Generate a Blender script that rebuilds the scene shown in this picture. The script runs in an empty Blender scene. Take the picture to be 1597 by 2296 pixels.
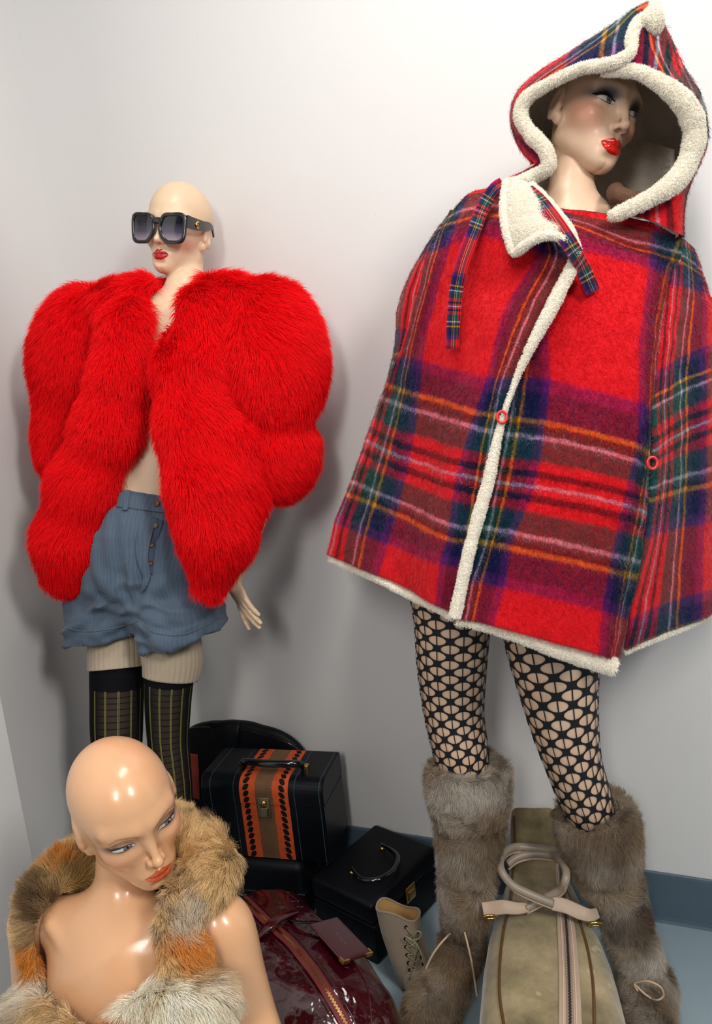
import bpy, math, random
import numpy as np
from mathutils import Vector, Matrix, kdtree

rng = np.random.default_rng(11)
random.seed(11)
scene = bpy.context.scene
C = scene.collection

# ------------------------------------------------------------------ camera, world, lights, exposure
CAM = np.array([1.47979, -1.63472, 1.30])
RT = np.array([0.92357681, 0.37072551, -0.09781859])
UP = np.array([0.02198495, 0.20350037, 0.97882800])
FW = np.array([-0.38278262, 0.90617338, -0.17979784])
FPX, IW, IH = 1680.0, 1597.0, 2296.0
cam_data = bpy.data.cameras.new('camera')
cam_data.sensor_fit = 'VERTICAL'
cam_data.sensor_height = 36.0
cam_data.lens = FPX / IH * 36.0
cam_data.clip_start = 0.05
cam = bpy.data.objects.new('camera', cam_data)
C.objects.link(cam)
cam.matrix_world = Matrix(((RT[0], UP[0], -FW[0], CAM[0]), (RT[1], UP[1], -FW[1], CAM[1]), (RT[2], UP[2], -FW[2], CAM[2]), (0, 0, 0, 1)))
scene.camera = cam

world = bpy.data.worlds.new('world')
scene.world = world
world.use_nodes = True
world.node_tree.nodes['Background'].inputs[0].default_value = (0.60, 0.74, 1.0, 1)
world.node_tree.nodes['Background'].inputs[1].default_value = 0.095


def area(name, loc, target, size, power, col=(1, 1, 1), size_y=None):
    d = bpy.data.lights.new(name, 'AREA')
    d.energy = power
    d.color = col
    d.size = size
    if size_y:
        d.shape = 'RECTANGLE'
        d.size_y = size_y
    o = bpy.data.objects.new(name, d)
    C.objects.link(o)
    o.location = loc
    o.rotation_euler = (Vector(target) - Vector(loc)).to_track_quat('-Z', 'Y').to_euler()
    return o


area('light_panel', (2.85, -1.85, 2.62), (0.9, -0.3, 0.9), 0.34, 66, (1.0, 0.965, 0.91), 0.80)
area('light_panel', (1.50, -3.10, 2.30), (1.2, -0.2, 1.1), 0.34, 40, (1.0, 0.965, 0.91), 0.80)  # unseen fill added behind the camera, below the ceiling, for hood and face
area('light_panel', (1.25, -0.95, 2.74), (1.25, -0.95, 0.0), 0.34, 20, (1.0, 0.965, 0.91), 0.80)
scene.view_settings.view_transform = 'Standard'
scene.view_settings.look = 'None'
scene.view_settings.exposure = -0.46
scene.view_settings.gamma = 1.0


# ------------------------------------------------------------------ helpers
def P(px, py, Y):
    """The point of the plane at depth Y of the room that lies under a pixel of the photograph."""
    d = FW + RT * (px - IW / 2) / FPX - UP * (py - IH / 2) / FPX
    return CAM + d * ((Y - CAM[1]) / d[1])


def PZ(px, py, z):
    d = FW + RT * (px - IW / 2) / FPX - UP * (py - IH / 2) / FPX
    return CAM + d * ((z - CAM[2]) / d[2])


def depth(p):
    return float((np.asarray(p) - CAM) @ FW)


def m_px(px, p):
    """pixels -> metres at the distance of p"""
    return px * depth(p) / FPX


def lin(r, g, b):
    f = lambda c: ((c / 255 + 0.055) / 1.055) ** 2.4 if c > 10 else c / 255 / 12.92
    return np.array([f(r), f(g), f(b)])


def c4(c):
    return (float(c[0]), float(c[1]), float(c[2]), 1.0)


def nrm(v):
    v = np.asarray(v, float)
    return v / (np.linalg.norm(v, axis=-1, keepdims=True) + 1e-12)


class N:
    """small node-tree writer"""
    def __init__(self, name):
        self.m = bpy.data.materials.new(name)
        self.m.use_nodes = True
        self.t = self.m.node_tree
        self.b = self.t.nodes['Principled BSDF']

    def n(self, kind, **kw):
        x = self.t.nodes.new(kind)
        for k, v in kw.items():
            if k.startswith('i_'):
                s = x.inputs[int(k[2:])] if k[2:].isdigit() else x.inputs[k[2:].replace('_', ' ')]
                if hasattr(v, 'is_output') or isinstance(v, bpy.types.NodeSocket):
                    self.t.links.new(v, s)
                else:
                    s.default_value = v
            else:
                setattr(x, k, v)
        return x

    def math(self, op, a, b=0.0, c=0.0):
        return self.n('ShaderNodeMath', operation=op, i_0=a, i_1=b, i_2=c).outputs[0]

    def mix(self, f, a, b, blend='MIX'):
        x = self.n('ShaderNodeMix', data_type='RGBA', blend_type=blend)
        for s, v in ((x.inputs[0], f), (x.inputs[6], a), (x.inputs[7], b)):
            if isinstance(v, bpy.types.NodeSocket):
                self.t.links.new(v, s)
            else:
                s.default_value = v if not isinstance(v, np.ndarray) else c4(v)
        return x.outputs[2]

    def ramp(self, fac, stops, interp='LINEAR'):
        x = self.n('ShaderNodeValToRGB', i_0=fac)
        r = x.color_ramp
        r.interpolation = interp
        while len(r.elements) < len(stops):
            r.elements.new(0.5)
        for e, (p, c) in zip(r.elements, stops):
            e.position = p
            e.color = c4(c)
        return x.outputs[0]

    def noise(self, scale, detail=3, rough=0.5, coord=None, dims='3D'):
        x = self.n('ShaderNodeTexNoise', noise_dimensions=dims)
        x.inputs['Scale'].default_value = scale
        x.inputs['Detail'].default_value = detail
        x.inputs['Roughness'].default_value = rough
        if coord is not None:
            self.t.links.new(coord, x.inputs['Vector'])
        return x.outputs[0]

    def obj(self):
        return self.n('ShaderNodeTexCoord').outputs['Object']

    def uv(self):
        return self.n('ShaderNodeTexCoord').outputs['UV']

    def bump(self, h, strength=0.3, dist=0.002):
        x = self.n('ShaderNodeBump', i_Height=h)
        x.inputs['Strength'].default_value = strength
        x.inputs['Distance'].default_value = dist
        self.t.links.new(x.outputs[0], self.b.inputs['Normal'])
        return x

    def set(self, **kw):
        for k, v in kw.items():
            s = self.b.inputs[k.replace('_', ' ')]
            if isinstance(v, bpy.types.NodeSocket):
                self.t.links.new(v, s)
            elif isinstance(v, np.ndarray):
                s.default_value = c4(v)
            else:
                s.default_value = v
        return self


def simple(name, col, rough=0.5, metal=0.0, coat=0.0, noise=None, bump=None, sheen=0.0, spec=0.5):
    m = N(name)
    m.set(Roughness=rough, Metallic=metal, Coat_Weight=coat, Sheen_Weight=sheen, Specular_IOR_Level=spec)
    if noise:
        sc, amt = noise
        f = m.noise(sc, 4, 0.6, m.obj())
        m.set(Base_Color=m.mix(f, np.clip(col * (1 - amt), 0, 1), np.clip(col * (1 + amt), 0, 1)))
    else:
        m.set(Base_Color=col)
    if bump:
        m.bump(m.noise(bump[0], 4, 0.6, m.obj()), bump[1], 0.003)
    return m.m


def tag(o, label=None, cat=None, group=None, kind=None):
    if label: o['label'] = label
    if cat: o['category'] = cat
    if group: o['group'] = group
    if kind: o['kind'] = kind
    return o


def empty(name, loc, label=None, cat=None, group=None):
    o = bpy.data.objects.new(name, None)
    C.objects.link(o)
    o.location = [float(x) for x in loc]
    o.empty_display_size = 0.05
    return tag(o, label, cat, group)


def adopt(o, parent):
    if parent is not None:
        o.parent = parent
        M = Matrix.Translation(parent.location) if parent.type == 'EMPTY' else Matrix.Identity(4)
        o.matrix_parent_inverse = M.inverted()
    return o


def mk(name, v, f, mat, parent=None, smooth=True, uv=None, col=None):
    """one mesh object from world-space vertices; f: list or array of faces"""
    me = bpy.data.meshes.new(name)
    v = np.asarray(v, np.float64)
    f = f.tolist() if isinstance(f, np.ndarray) else f
    me.from_pydata(v.tolist(), [], f)
    if smooth:
        me.polygons.foreach_set('use_smooth', np.ones(len(me.polygons), bool))
    if uv is not None:
        ul = me.uv_layers.new(name='UVMap')
        li = np.empty(len(me.loops), np.int32)
        me.loops.foreach_get('vertex_index', li)
        ul.data.foreach_set('uv', np.asarray(uv, np.float32)[li].ravel())
    if col is not None:
        a = me.attributes.new('Col', 'FLOAT_COLOR', 'POINT')
        cc = np.ones((len(v), 4), np.float32)
        cc[:, :3] = col
        a.data.foreach_set('color', cc.ravel())
    me.materials.append(mat)
    me.update()
    o = bpy.data.objects.new(name, me)
    C.objects.link(o)
    return adopt(o, parent)


def mod(o, kind, **kw):
    m = o.modifiers.new(kind.lower(), kind)
    for k, v in kw.items():
        setattr(m, k, v)
    return o


# ---- implicit shapes
def ell(Q, c, r, R=None):
    q = Q - np.asarray(c, np.float32)
    if R is not None:
        q = q @ np.asarray(R, np.float32)
    r = np.asarray(r, np.float32)
    k0 = np.sqrt(((q / r) ** 2).sum(-1))
    k1 = np.sqrt(((q / (r * r)) ** 2).sum(-1)) + 1e-9
    return k0 * (k0 - 1) / k1


def cone(Q, a, b, ra, rb):
    a = np.asarray(a, np.float32); b = np.asarray(b, np.float32)
    ab = b - a
    t = np.clip(((Q - a) @ ab) / (ab @ ab + 1e-12), 0, 1)
    return np.sqrt(((Q - a - t[..., None] * ab) ** 2).sum(-1)) - (ra + t * (rb - ra))


def su(a, b, k):
    h = np.maximum(k - np.abs(a - b), 0) / k
    return np.minimum(a, b) - h * h * k * 0.25


def ss(a, b, k):
    return -su(-a, b, k)


def nets(F, lo, h):
    n = np.array(F.shape)
    S = F < 0
    cs = tuple(n - 1)
    acc = np.zeros(cs + (3,), np.float32)
    cnt = np.zeros(cs, np.float32)
    for ax in range(3):
        o1, o2 = [i for i in range(3) if i != ax]
        for a in (0, 1):
            for b in (0, 1):
                s0 = [None] * 3
                s0[ax] = slice(0, n[ax] - 1); s0[o1] = slice(a, n[o1] - 1 + a); s0[o2] = slice(b, n[o2] - 1 + b)
                s1 = list(s0); s1[ax] = slice(1, n[ax])
                A = F[tuple(s0)]; B = F[tuple(s1)]
                m = (A < 0) != (B < 0)
                t = A[m] / (A[m] - B[m])
                off = np.zeros((len(t), 3), np.float32)
                off[:, ax] = t; off[:, o1] = a; off[:, o2] = b
                acc[m] += off; cnt[m] += 1
    M = cnt > 0
    idx = -np.ones(cs, np.int64)
    ijk = np.argwhere(M)
    idx[M] = np.arange(len(ijk))
    V = np.asarray(lo) + h * (ijk + acc[M] / cnt[M][:, None])
    faces = []
    for ax in range(3):
        b, c = [(1, 2), (2, 0), (0, 1)][ax]
        s0 = [slice(None)] * 3; s1 = [slice(None)] * 3
        s0[ax] = slice(0, n[ax] - 1); s1[ax] = slice(1, n[ax])
        ch = S[tuple(s0)] != S[tuple(s1)]
        E = np.argwhere(ch)
        ok = (E[:, b] >= 1) & (E[:, b] <= n[b] - 2) & (E[:, c] >= 1) & (E[:, c] <= n[c] - 2)
        E = E[ok]
        ins = S[tuple(E.T)]
        def cell(db, dc):
            q = E.copy(); q[:, b] += db; q[:, c] += dc
            return idx[tuple(q.T)]
        q = np.stack([cell(-1, -1), cell(0, -1), cell(0, 0), cell(-1, 0)], 1)
        q[~ins] = q[~ins][:, ::-1]
        faces.append(q)
    return V, np.concatenate(faces)


def sdf_mesh(fn, lo, hi, h):
    lo = np.asarray(lo, float); hi = np.asarray(hi, float)
    n = np.ceil((hi - lo) / h).astype(int) + 1
    xs = [(lo[i] + h * np.arange(n[i])).astype(np.float32) for i in range(3)]
    F = np.empty(n, np.float32)
    yy, zz = np.meshgrid(xs[1], xs[2], indexing='ij')
    step = max(1, int(150000 / (n[1] * n[2])))
    for i in range(0, n[0], step):
        xx = xs[0][i:i + step]
        Q = np.empty((len(xx), n[1], n[2], 3), np.float32)
        Q[..., 0] = xx[:, None, None]; Q[..., 1] = yy; Q[..., 2] = zz
        F[i:i + step] = fn(Q.reshape(-1, 3)).reshape(len(xx), n[1], n[2])
    V, Fc = nets(F, lo, h)
    e = h * 0.5
    for _ in range(2):                       # settle the vertices on the surface
        Q = V.astype(np.float32)
        d = fn(Q)
        g = np.stack([fn(Q + np.eye(3, dtype=np.float32)[i] * e) - fn(Q - np.eye(3, dtype=np.float32)[i] * e) for i in range(3)], 1) / (2 * e)
        V = V - np.clip(d, -h, h)[:, None] * g / (np.maximum((g * g).sum(1), 0.2))[:, None]
    return V, Fc


# ---- splines, tubes, lofts, sheets
def crom(pts, n, closed=False):
    """Catmull-Rom through pts (k, d) -> n samples"""
    pts = np.asarray(pts, float)
    k = len(pts)
    if closed:
        q = np.concatenate([pts[-1:], pts, pts[:2]]); segs = k
    else:
        q = np.concatenate([2 * pts[:1] - pts[1:2], pts, 2 * pts[-1:] - pts[-2:-1]]); segs = k - 1
    t = np.linspace(0, segs, n, endpoint=not closed)
    i = np.minimum(t.astype(int), segs - 1)
    u = (t - i)[:, None]
    a, b, c, d = q[i], q[i + 1], q[i + 2], q[i + 3]
    return 0.5 * (2 * b + (c - a) * u + (2 * a - 5 * b + 4 * c - d) * u ** 2 + (3 * b - a - 3 * c + d) * u ** 3)


def frames(path, closed=False, ref=(0.13, 0.2, 0.97)):
    path = np.asarray(path)
    if closed:
        T = nrm(np.roll(path, -1, 0) - np.roll(path, 1, 0))
    else:
        T = nrm(np.gradient(path, axis=0))
    A = np.empty_like(T)
    r = np.asarray(ref, float)
    if abs(r @ T[0]) > 0.95:
        r = np.array([1.0, 0.3, 0.1])
    a = nrm(r - (r @ T[0]) * T[0])
    for i, t in enumerate(T):
        a = nrm(a - (a @ t) * t)
        A[i] = a
    return T, A, np.cross(T, A)


def grid_faces(nr, nc, wrap_c=False, wrap_r=False):
    r = np.arange(nr if wrap_r else nr - 1)
    c = np.arange(nc if wrap_c else nc - 1)
    R_, C_ = np.meshgrid(r, c, indexing='ij')
    R_, C_ = R_.ravel(), C_.ravel()
    R2, C2 = (R_ + 1) % nr, (C_ + 1) % nc
    return np.stack([R_ * nc + C_, R_ * nc + C2, R2 * nc + C2, R2 * nc + C_], 1)


def tube(path, rad, seg=10, closed=False, flat=1.0, ref=(0.13, 0.2, 0.97), caps=True):
    path = np.asarray(path, float)
    rad = np.broadcast_to(np.asarray(rad, float), (len(path),))
    T, A, B = frames(path, closed, ref)
    th = np.linspace(0, 2 * np.pi, seg, endpoint=False)
    v = path[:, None] + rad[:, None, None] * (np.cos(th)[None, :, None] * A[:, None] * flat + np.sin(th)[None, :, None] * B[:, None])
    v = v.reshape(-1, 3)
    f = grid_faces(len(path), seg, True, closed).tolist()
    if not closed and caps:
        f.append(list(range(seg))[::-1])
        f.append([(len(path) - 1) * seg + i for i in range(seg)])
    return v, f


class MB:
    """collects shapes into one mesh"""
    def __init__(self):
        self.v = []; self.f = []; self.n = 0

    def add(self, v, f):
        f = f.tolist() if isinstance(f, np.ndarray) else f
        self.v.append(np.asarray(v, float)); self.f += [[i + self.n for i in q] for q in f]
        self.n += len(v)
        return self

    def build(self, name, mat, parent=None, smooth=True, **kw):
        return mk(name, np.concatenate(self.v), self.f, mat, parent, smooth, **kw)


def box_vf(c, ax, ay, az, b=0.0):
    """box with centre c and half-axis vectors; b: rounded by a chamfer of b metres"""
    c, ax, ay, az = [np.asarray(q, float) for q in (c, ax, ay, az)]
    if b <= 0:
        s = [(-1, -1, -1), (1, -1, -1), (1, 1, -1), (-1, 1, -1), (-1, -1, 1), (1, -1, 1), (1, 1, 1), (-1, 1, 1)]
        return np.array([c + i * ax + j * ay + k * az for i, j, k in s]), [[3, 2, 1, 0], [4, 5, 6, 7], [0, 1, 5, 4], [1, 2, 6, 5], [2, 3, 7, 6], [3, 0, 4, 7]]
    lx, ly, lz = [np.linalg.norm(q) for q in (ax, ay, az)]
    ux, uy, uz = ax / lx, ay / ly, az / lz
    # rounded box: subdivided cube pushed to a rounded shape
    L = np.array([lx, ly, lz]); inner = np.maximum(L - b, 1e-5)
    ts = [np.array([-l, -l + 0.2 * b, -l + 0.5 * b, -l + b, 0, l - b, l - 0.5 * b, l - 0.2 * b, l]) for l in L]
    n = 9
    vs, fs, k = [], [], 0
    for axis in range(3):
        for sgn in (-1, 1):
            a1, a2 = (axis + 1) % 3, (axis + 2) % 3
            g1, g2 = np.meshgrid(ts[a1], ts[a2], indexing='ij')
            q = np.empty((n, n, 3)); q[..., axis] = sgn * L[axis]; q[..., a1] = g1; q[..., a2] = g2
            p_in = np.clip(q, -inner, inner)
            q2 = (p_in + nrm(q - p_in) * b).reshape(-1, 3)
            vs.append(c + q2[:, :1] * ux + q2[:, 1:2] * uy + q2[:, 2:] * uz)
            f = grid_faces(n, n) + k
            if sgn < 0: f = f[:, ::-1]
            fs.append(f); k += n * n
    return np.concatenate(vs), np.concatenate(fs)


def loft(rings, n, m, squash=None, phase=0.0):
    """rings: (px, py, Y, half_width_px[, depth_ratio]) -> verts (n*m), faces, uv. Cross sections follow the path."""
    R_ = np.array([(list(P(q[0], q[1], q[2])) + [m_px(q[3], P(q[0], q[1], q[2])), q[4] if len(q) > 4 else 1.0]) for q in rings])
    S = crom(R_, n)
    path = S[:, :3]
    T = nrm(np.gradient(path, axis=0))
    A = nrm(RT - (T @ RT)[:, None] * T)
    B = np.cross(T, A)
    th = np.linspace(0, 2 * np.pi, m + 1) + phase
    v = path[:, None] + S[:, 3][:, None, None] * (np.cos(th)[None, :, None] * A[:, None] + np.sin(th)[None, :, None] * B[:, None] * S[:, 4][:, None, None])
    L = np.concatenate([[0], np.cumsum(np.linalg.norm(np.diff(path, axis=0), axis=1))])
    uv = np.empty((n, m + 1, 2)); uv[..., 0] = np.linspace(0, 1, m + 1)[None]; uv[..., 1] = L[:, None]
    return v.reshape(-1, 3), grid_faces(n, m + 1), uv.reshape(-1, 2)


def sheet(ctrl, nr, nc):
    """bicubic sheet through a control net (rows, cols, d)"""
    ctrl = np.asarray(ctrl, float)
    r, c, d = ctrl.shape
    a = crom(ctrl.reshape(r, c * d), nr).reshape(nr, c, d)
    b = crom(a.transpose(1, 0, 2).reshape(c, nr * d), nc).reshape(nc, nr, d).transpose(1, 0, 2)
    return b


def vnoise(p, scale, seed=0):
    """smooth value noise in [-1, 1] at points p"""
    p = np.asarray(p) * scale + seed * 17.31
    i = np.floor(p).astype(np.int64); f = p - i
    f = f * f * (3 - 2 * f)
    def h(a):
        x = (a[:, 0] * 374761393 + a[:, 1] * 668265263 + a[:, 2] * 2147483647 + seed * 974711) & 0x7fffffff
        x = ((x ^ (x >> 13)) * 1274126177) & 0x7fffffff
        return ((x ^ (x >> 16)) & 0xffff) / 32767.5 - 1
    out = 0
    for dx in (0, 1):
        for dy in (0, 1):
            for dz in (0, 1):
                w = (f[:, 0] if dx else 1 - f[:, 0]) * (f[:, 1] if dy else 1 - f[:, 1]) * (f[:, 2] if dz else 1 - f[:, 2])
                out = out + w * h(i + np.array([dx, dy, dz]))
    return out


def tri_sample(v, f, n, keep=None):
    """n random points on a quad/tri mesh -> points, normals, triangle vertex ids and barycentric weights"""
    f = np.asarray(f)
    t = np.concatenate([f[:, [0, 1, 2]], f[:, [0, 2, 3]]]) if f.shape[1] == 4 else f
    a, b, c = v[t[:, 0]], v[t[:, 1]], v[t[:, 2]]
    cr = np.cross(b - a, c - a)
    ar = np.linalg.norm(cr, axis=1)
    if keep is not None:
        ar = ar * keep((a + b + c) / 3, nrm(cr))
    k = rng.choice(len(t), n, p=ar / ar.sum())
    r1 = np.sqrt(rng.random(n)); r2 = rng.random(n)
    w = np.stack([1 - r1, r1 * (1 - r2), r1 * r2], 1)
    p = (v[t[k]] * w[..., None]).sum(1)
    return p, nrm(cr[k]), t[k], w


def hair_mat(name, rough=0.6, sheen=0.0, spec=0.25):
    m = N(name)
    a = m.n('ShaderNodeAttribute', attribute_name='fur_color')
    m.set(Base_Color=a.outputs['Color'], Roughness=rough, Sheen_Weight=sheen, Specular_IOR_Level=spec)
    return m.m


def fur(name, parent, p, n, comb, length, col, mat, width=0.0005, lift=0.5, K=5, clump=0.5, clumps=None, wild=0.25, curl=0.0, droop=0.0):
    """strands rooted at p with normals n, leaning along comb; length, col per strand"""
    cnt = len(p)
    length = np.broadcast_to(np.asarray(length, float), (cnt,))
    comb = comb - (comb * n).sum(1, keepdims=True) * n
    d0 = nrm(n * lift + nrm(comb) * (1 - lift) + rng.normal(0, wild, (cnt, 3)) * 0.6)
    out = (d0 * n).sum(1)
    d0 = nrm(d0 + n * np.maximum(0.12 - out, 0)[:, None])
    d1 = nrm(d0 * 0.55 + nrm(comb) * 0.8 + np.array([0, 0, -1.0]) * droop + rng.normal(0, wild, (cnt, 3)) * 0.5)
    t = np.linspace(0, 1, K)
    L = length[:, None, None]
    S = p[:, None] + L * (d0[:, None] * (t - 0.45 * t ** 2)[None, :, None] + d1[:, None] * (0.55 * t ** 2)[None, :, None])
    if curl > 0:
        ph = rng.random((cnt, 3)) * 6.28
        S += curl * np.sin(ph[:, None] + t[None, :, None] * rng.uniform(5, 11, (cnt, 1, 1))) * t[None, :, None]
    if clump > 0 and clumps:
        seeds = rng.choice(cnt, min(clumps, cnt), replace=False)
        kd = kdtree.KDTree(len(seeds))
        for i, s in enumerate(seeds): kd.insert(p[s], i)
        kd.balance()
        near = np.array([kd.find(q)[1] for q in p])
        tgt = S[seeds[near]]
        w = clump * (t ** 1.5)[None, :, None] * rng.uniform(0.5, 1.0, (cnt, 1, 1))
        S = S * (1 - w) + tgt * w
    hc = bpy.data.hair_curves.new(name)
    hc.add_curves([K] * cnt)
    hc.attributes['position'].data.foreach_set('vector', S.astype(np.float32).ravel())
    r = hc.attributes.get('radius') or hc.attributes.new('radius', 'FLOAT', 'POINT')
    rr = width * (1 - 0.85 * t ** 1.5)
    r.data.foreach_set('value', np.tile(rr, cnt).astype(np.float32))
    a = hc.attributes.new('fur_color', 'FLOAT_COLOR', 'CURVE')
    cc = np.ones((cnt, 4), np.float32); cc[:, :3] = np.clip(col, 0, 1)
    a.data.foreach_set('color', cc.ravel())
    hc.materials.append(mat)
    o = bpy.data.objects.new(name, hc)
    C.objects.link(o)
    return adopt(o, parent)

# ------------------------------------------------------------------ the room
wm = N('wall_paint')
wo = wm.obj()
wcol = wm.mix(wm.noise(1.3, 5, 0.6, wo), lin(216, 216, 216), lin(223, 222, 221))
scuff = wm.math('MULTIPLY', wm.math('GREATER_THAN', wm.noise(38, 2, 0.5, wo), 0.765), 0.10)
wm.set(Base_Color=wm.mix(scuff, wcol, lin(120, 112, 105)), Roughness=0.55, Specular_IOR_Level=0.3)
wm.bump(wm.noise(240, 3, 0.6, wo), 0.06, 0.001)
M_WALL = wm.m
fm = N('grey_vinyl_floor')
fo = fm.obj()
fcol = fm.mix(fm.noise(3.0, 6, 0.65, fo), lin(128, 147, 158), lin(150, 168, 176))
fsp = fm.math('GREATER_THAN', fm.noise(160, 2, 0.5, fo), 0.74)
fm.set(Base_Color=fm.mix(fm.math('MULTIPLY', fsp, 0.35), fcol, lin(200, 206, 208)), Roughness=0.42)
fm.bump(fm.noise(90, 3, 0.6, fo), 0.05, 0.001)
M_FLOOR = fm.m
M_BASE = simple('slate_blue_baseboard', lin(78, 96, 110), 0.45, noise=(30, 0.10))


def slab(name, lo, hi, mat):
    lo = np.array(lo, float); hi = np.array(hi, float)
    v, f = box_vf((lo + hi) / 2, ((hi - lo)[0] / 2, 0, 0), (0, (hi - lo)[1] / 2, 0), (0, 0, (hi - lo)[2] / 2))
    return tag(mk(name, v, f, mat, None, False), kind='structure')


slab('floor', (-0.3, -4.2, -0.1), (4.2, 0.2, 0.0), M_FLOOR)
slab('wall_back', (-0.2, 0.0, 0.0), (4.2, 0.2, 2.8), M_WALL)
slab('wall_left', (-0.2, -4.2, 0.0), (0.0, 0.0, 2.8), M_WALL)
# the wall steps out into the room near the camera: its edge runs down beside the front figure
pe = P(40, 1765, -0.62)
dd = FW + RT * (40 - IW / 2) / FPX - UP * (1765 - IH / 2) / FPX
pe = CAM + dd * ((0.203 - CAM[0]) / dd[0])
PIL_Y = float(pe[1])
slab('wall_pilaster', (0.0, -4.2, 0.0), (0.203, PIL_Y, 2.8), M_WALL)
slab('ceiling', (-0.3, -4.2, 2.8), (4.2, 0.2, 2.9), simple('ceiling_paint', lin(225, 225, 225), 0.8))


def skirting(name, x0, y0, x1, y1, nx, ny):
    """board with a rounded top edge standing on the floor along a wall"""
    a = np.array([x0, y0, 0.0]); b = np.array([x1, y1, 0.0]); nn = np.array([nx, ny, 0.0])
    prof = [(0.0005, 0.0), (0.010, 0.0), (0.007, 0.006), (0.0055, 0.015), (0.0055, 0.117), (0.0045, 0.1225), (0.0025, 0.1245), (0.0005, 0.125)]
    v = [q + nn * d + np.array([0, 0, z]) for q in (a, b) for d, z in prof]
    k = len(prof)
    f = [[i, i + 1, k + i + 1, k + i] for i in range(k - 1)] + [list(range(k))[::-1], [k + i for i in range(k)]]
    return tag(mk(name, v, f, M_BASE, None, False), kind='structure')


skirting('baseboard_back', 0.0, 0.0, 4.2, 0.0, 0, -1)
skirting('baseboard_left', 0.0, PIL_Y, 0.0, 0.0, 1, 0)
skirting('baseboard_pilaster', 0.203, -4.2, 0.203, PIL_Y, 1, 0)

# ------------------------------------------------------------------ mannequin heads
def skin_mat(name, rough, coat):
    m = N(name)
    a = m.n('ShaderNodeAttribute', attribute_name='Col')
    sp = m.noise(60, 3, 0.6, m.obj())
    m.set(Base_Color=m.mix(m.math('MULTIPLY', sp, 0.06), a.outputs['Color'], lin(120, 90, 70)), Roughness=rough, Coat_Weight=coat, Coat_Roughness=0.12,
          Subsurface_Weight=0.0)
    return m.m


def col_mat(name, rough, coat=0.0):
    m = N(name)
    a = m.n('ShaderNodeAttribute', attribute_name='Col')
    m.set(Base_Color=a.outputs['Color'], Roughness=rough, Coat_Weight=coat, Coat_Roughness=0.06)
    return m.m


EZ = -0.006      # height of the eye line in the head's own frame (x to its right, y ahead, z up)
MZ = -0.0690     # height of the mouth line


def mirror(Q):
    q = Q.copy(); q[:, 0] = np.abs(q[:, 0]); return q


CRAN = [(0.030, 0.0705, 0.093, 0.083)]      # height and radii of the skull in use


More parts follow.
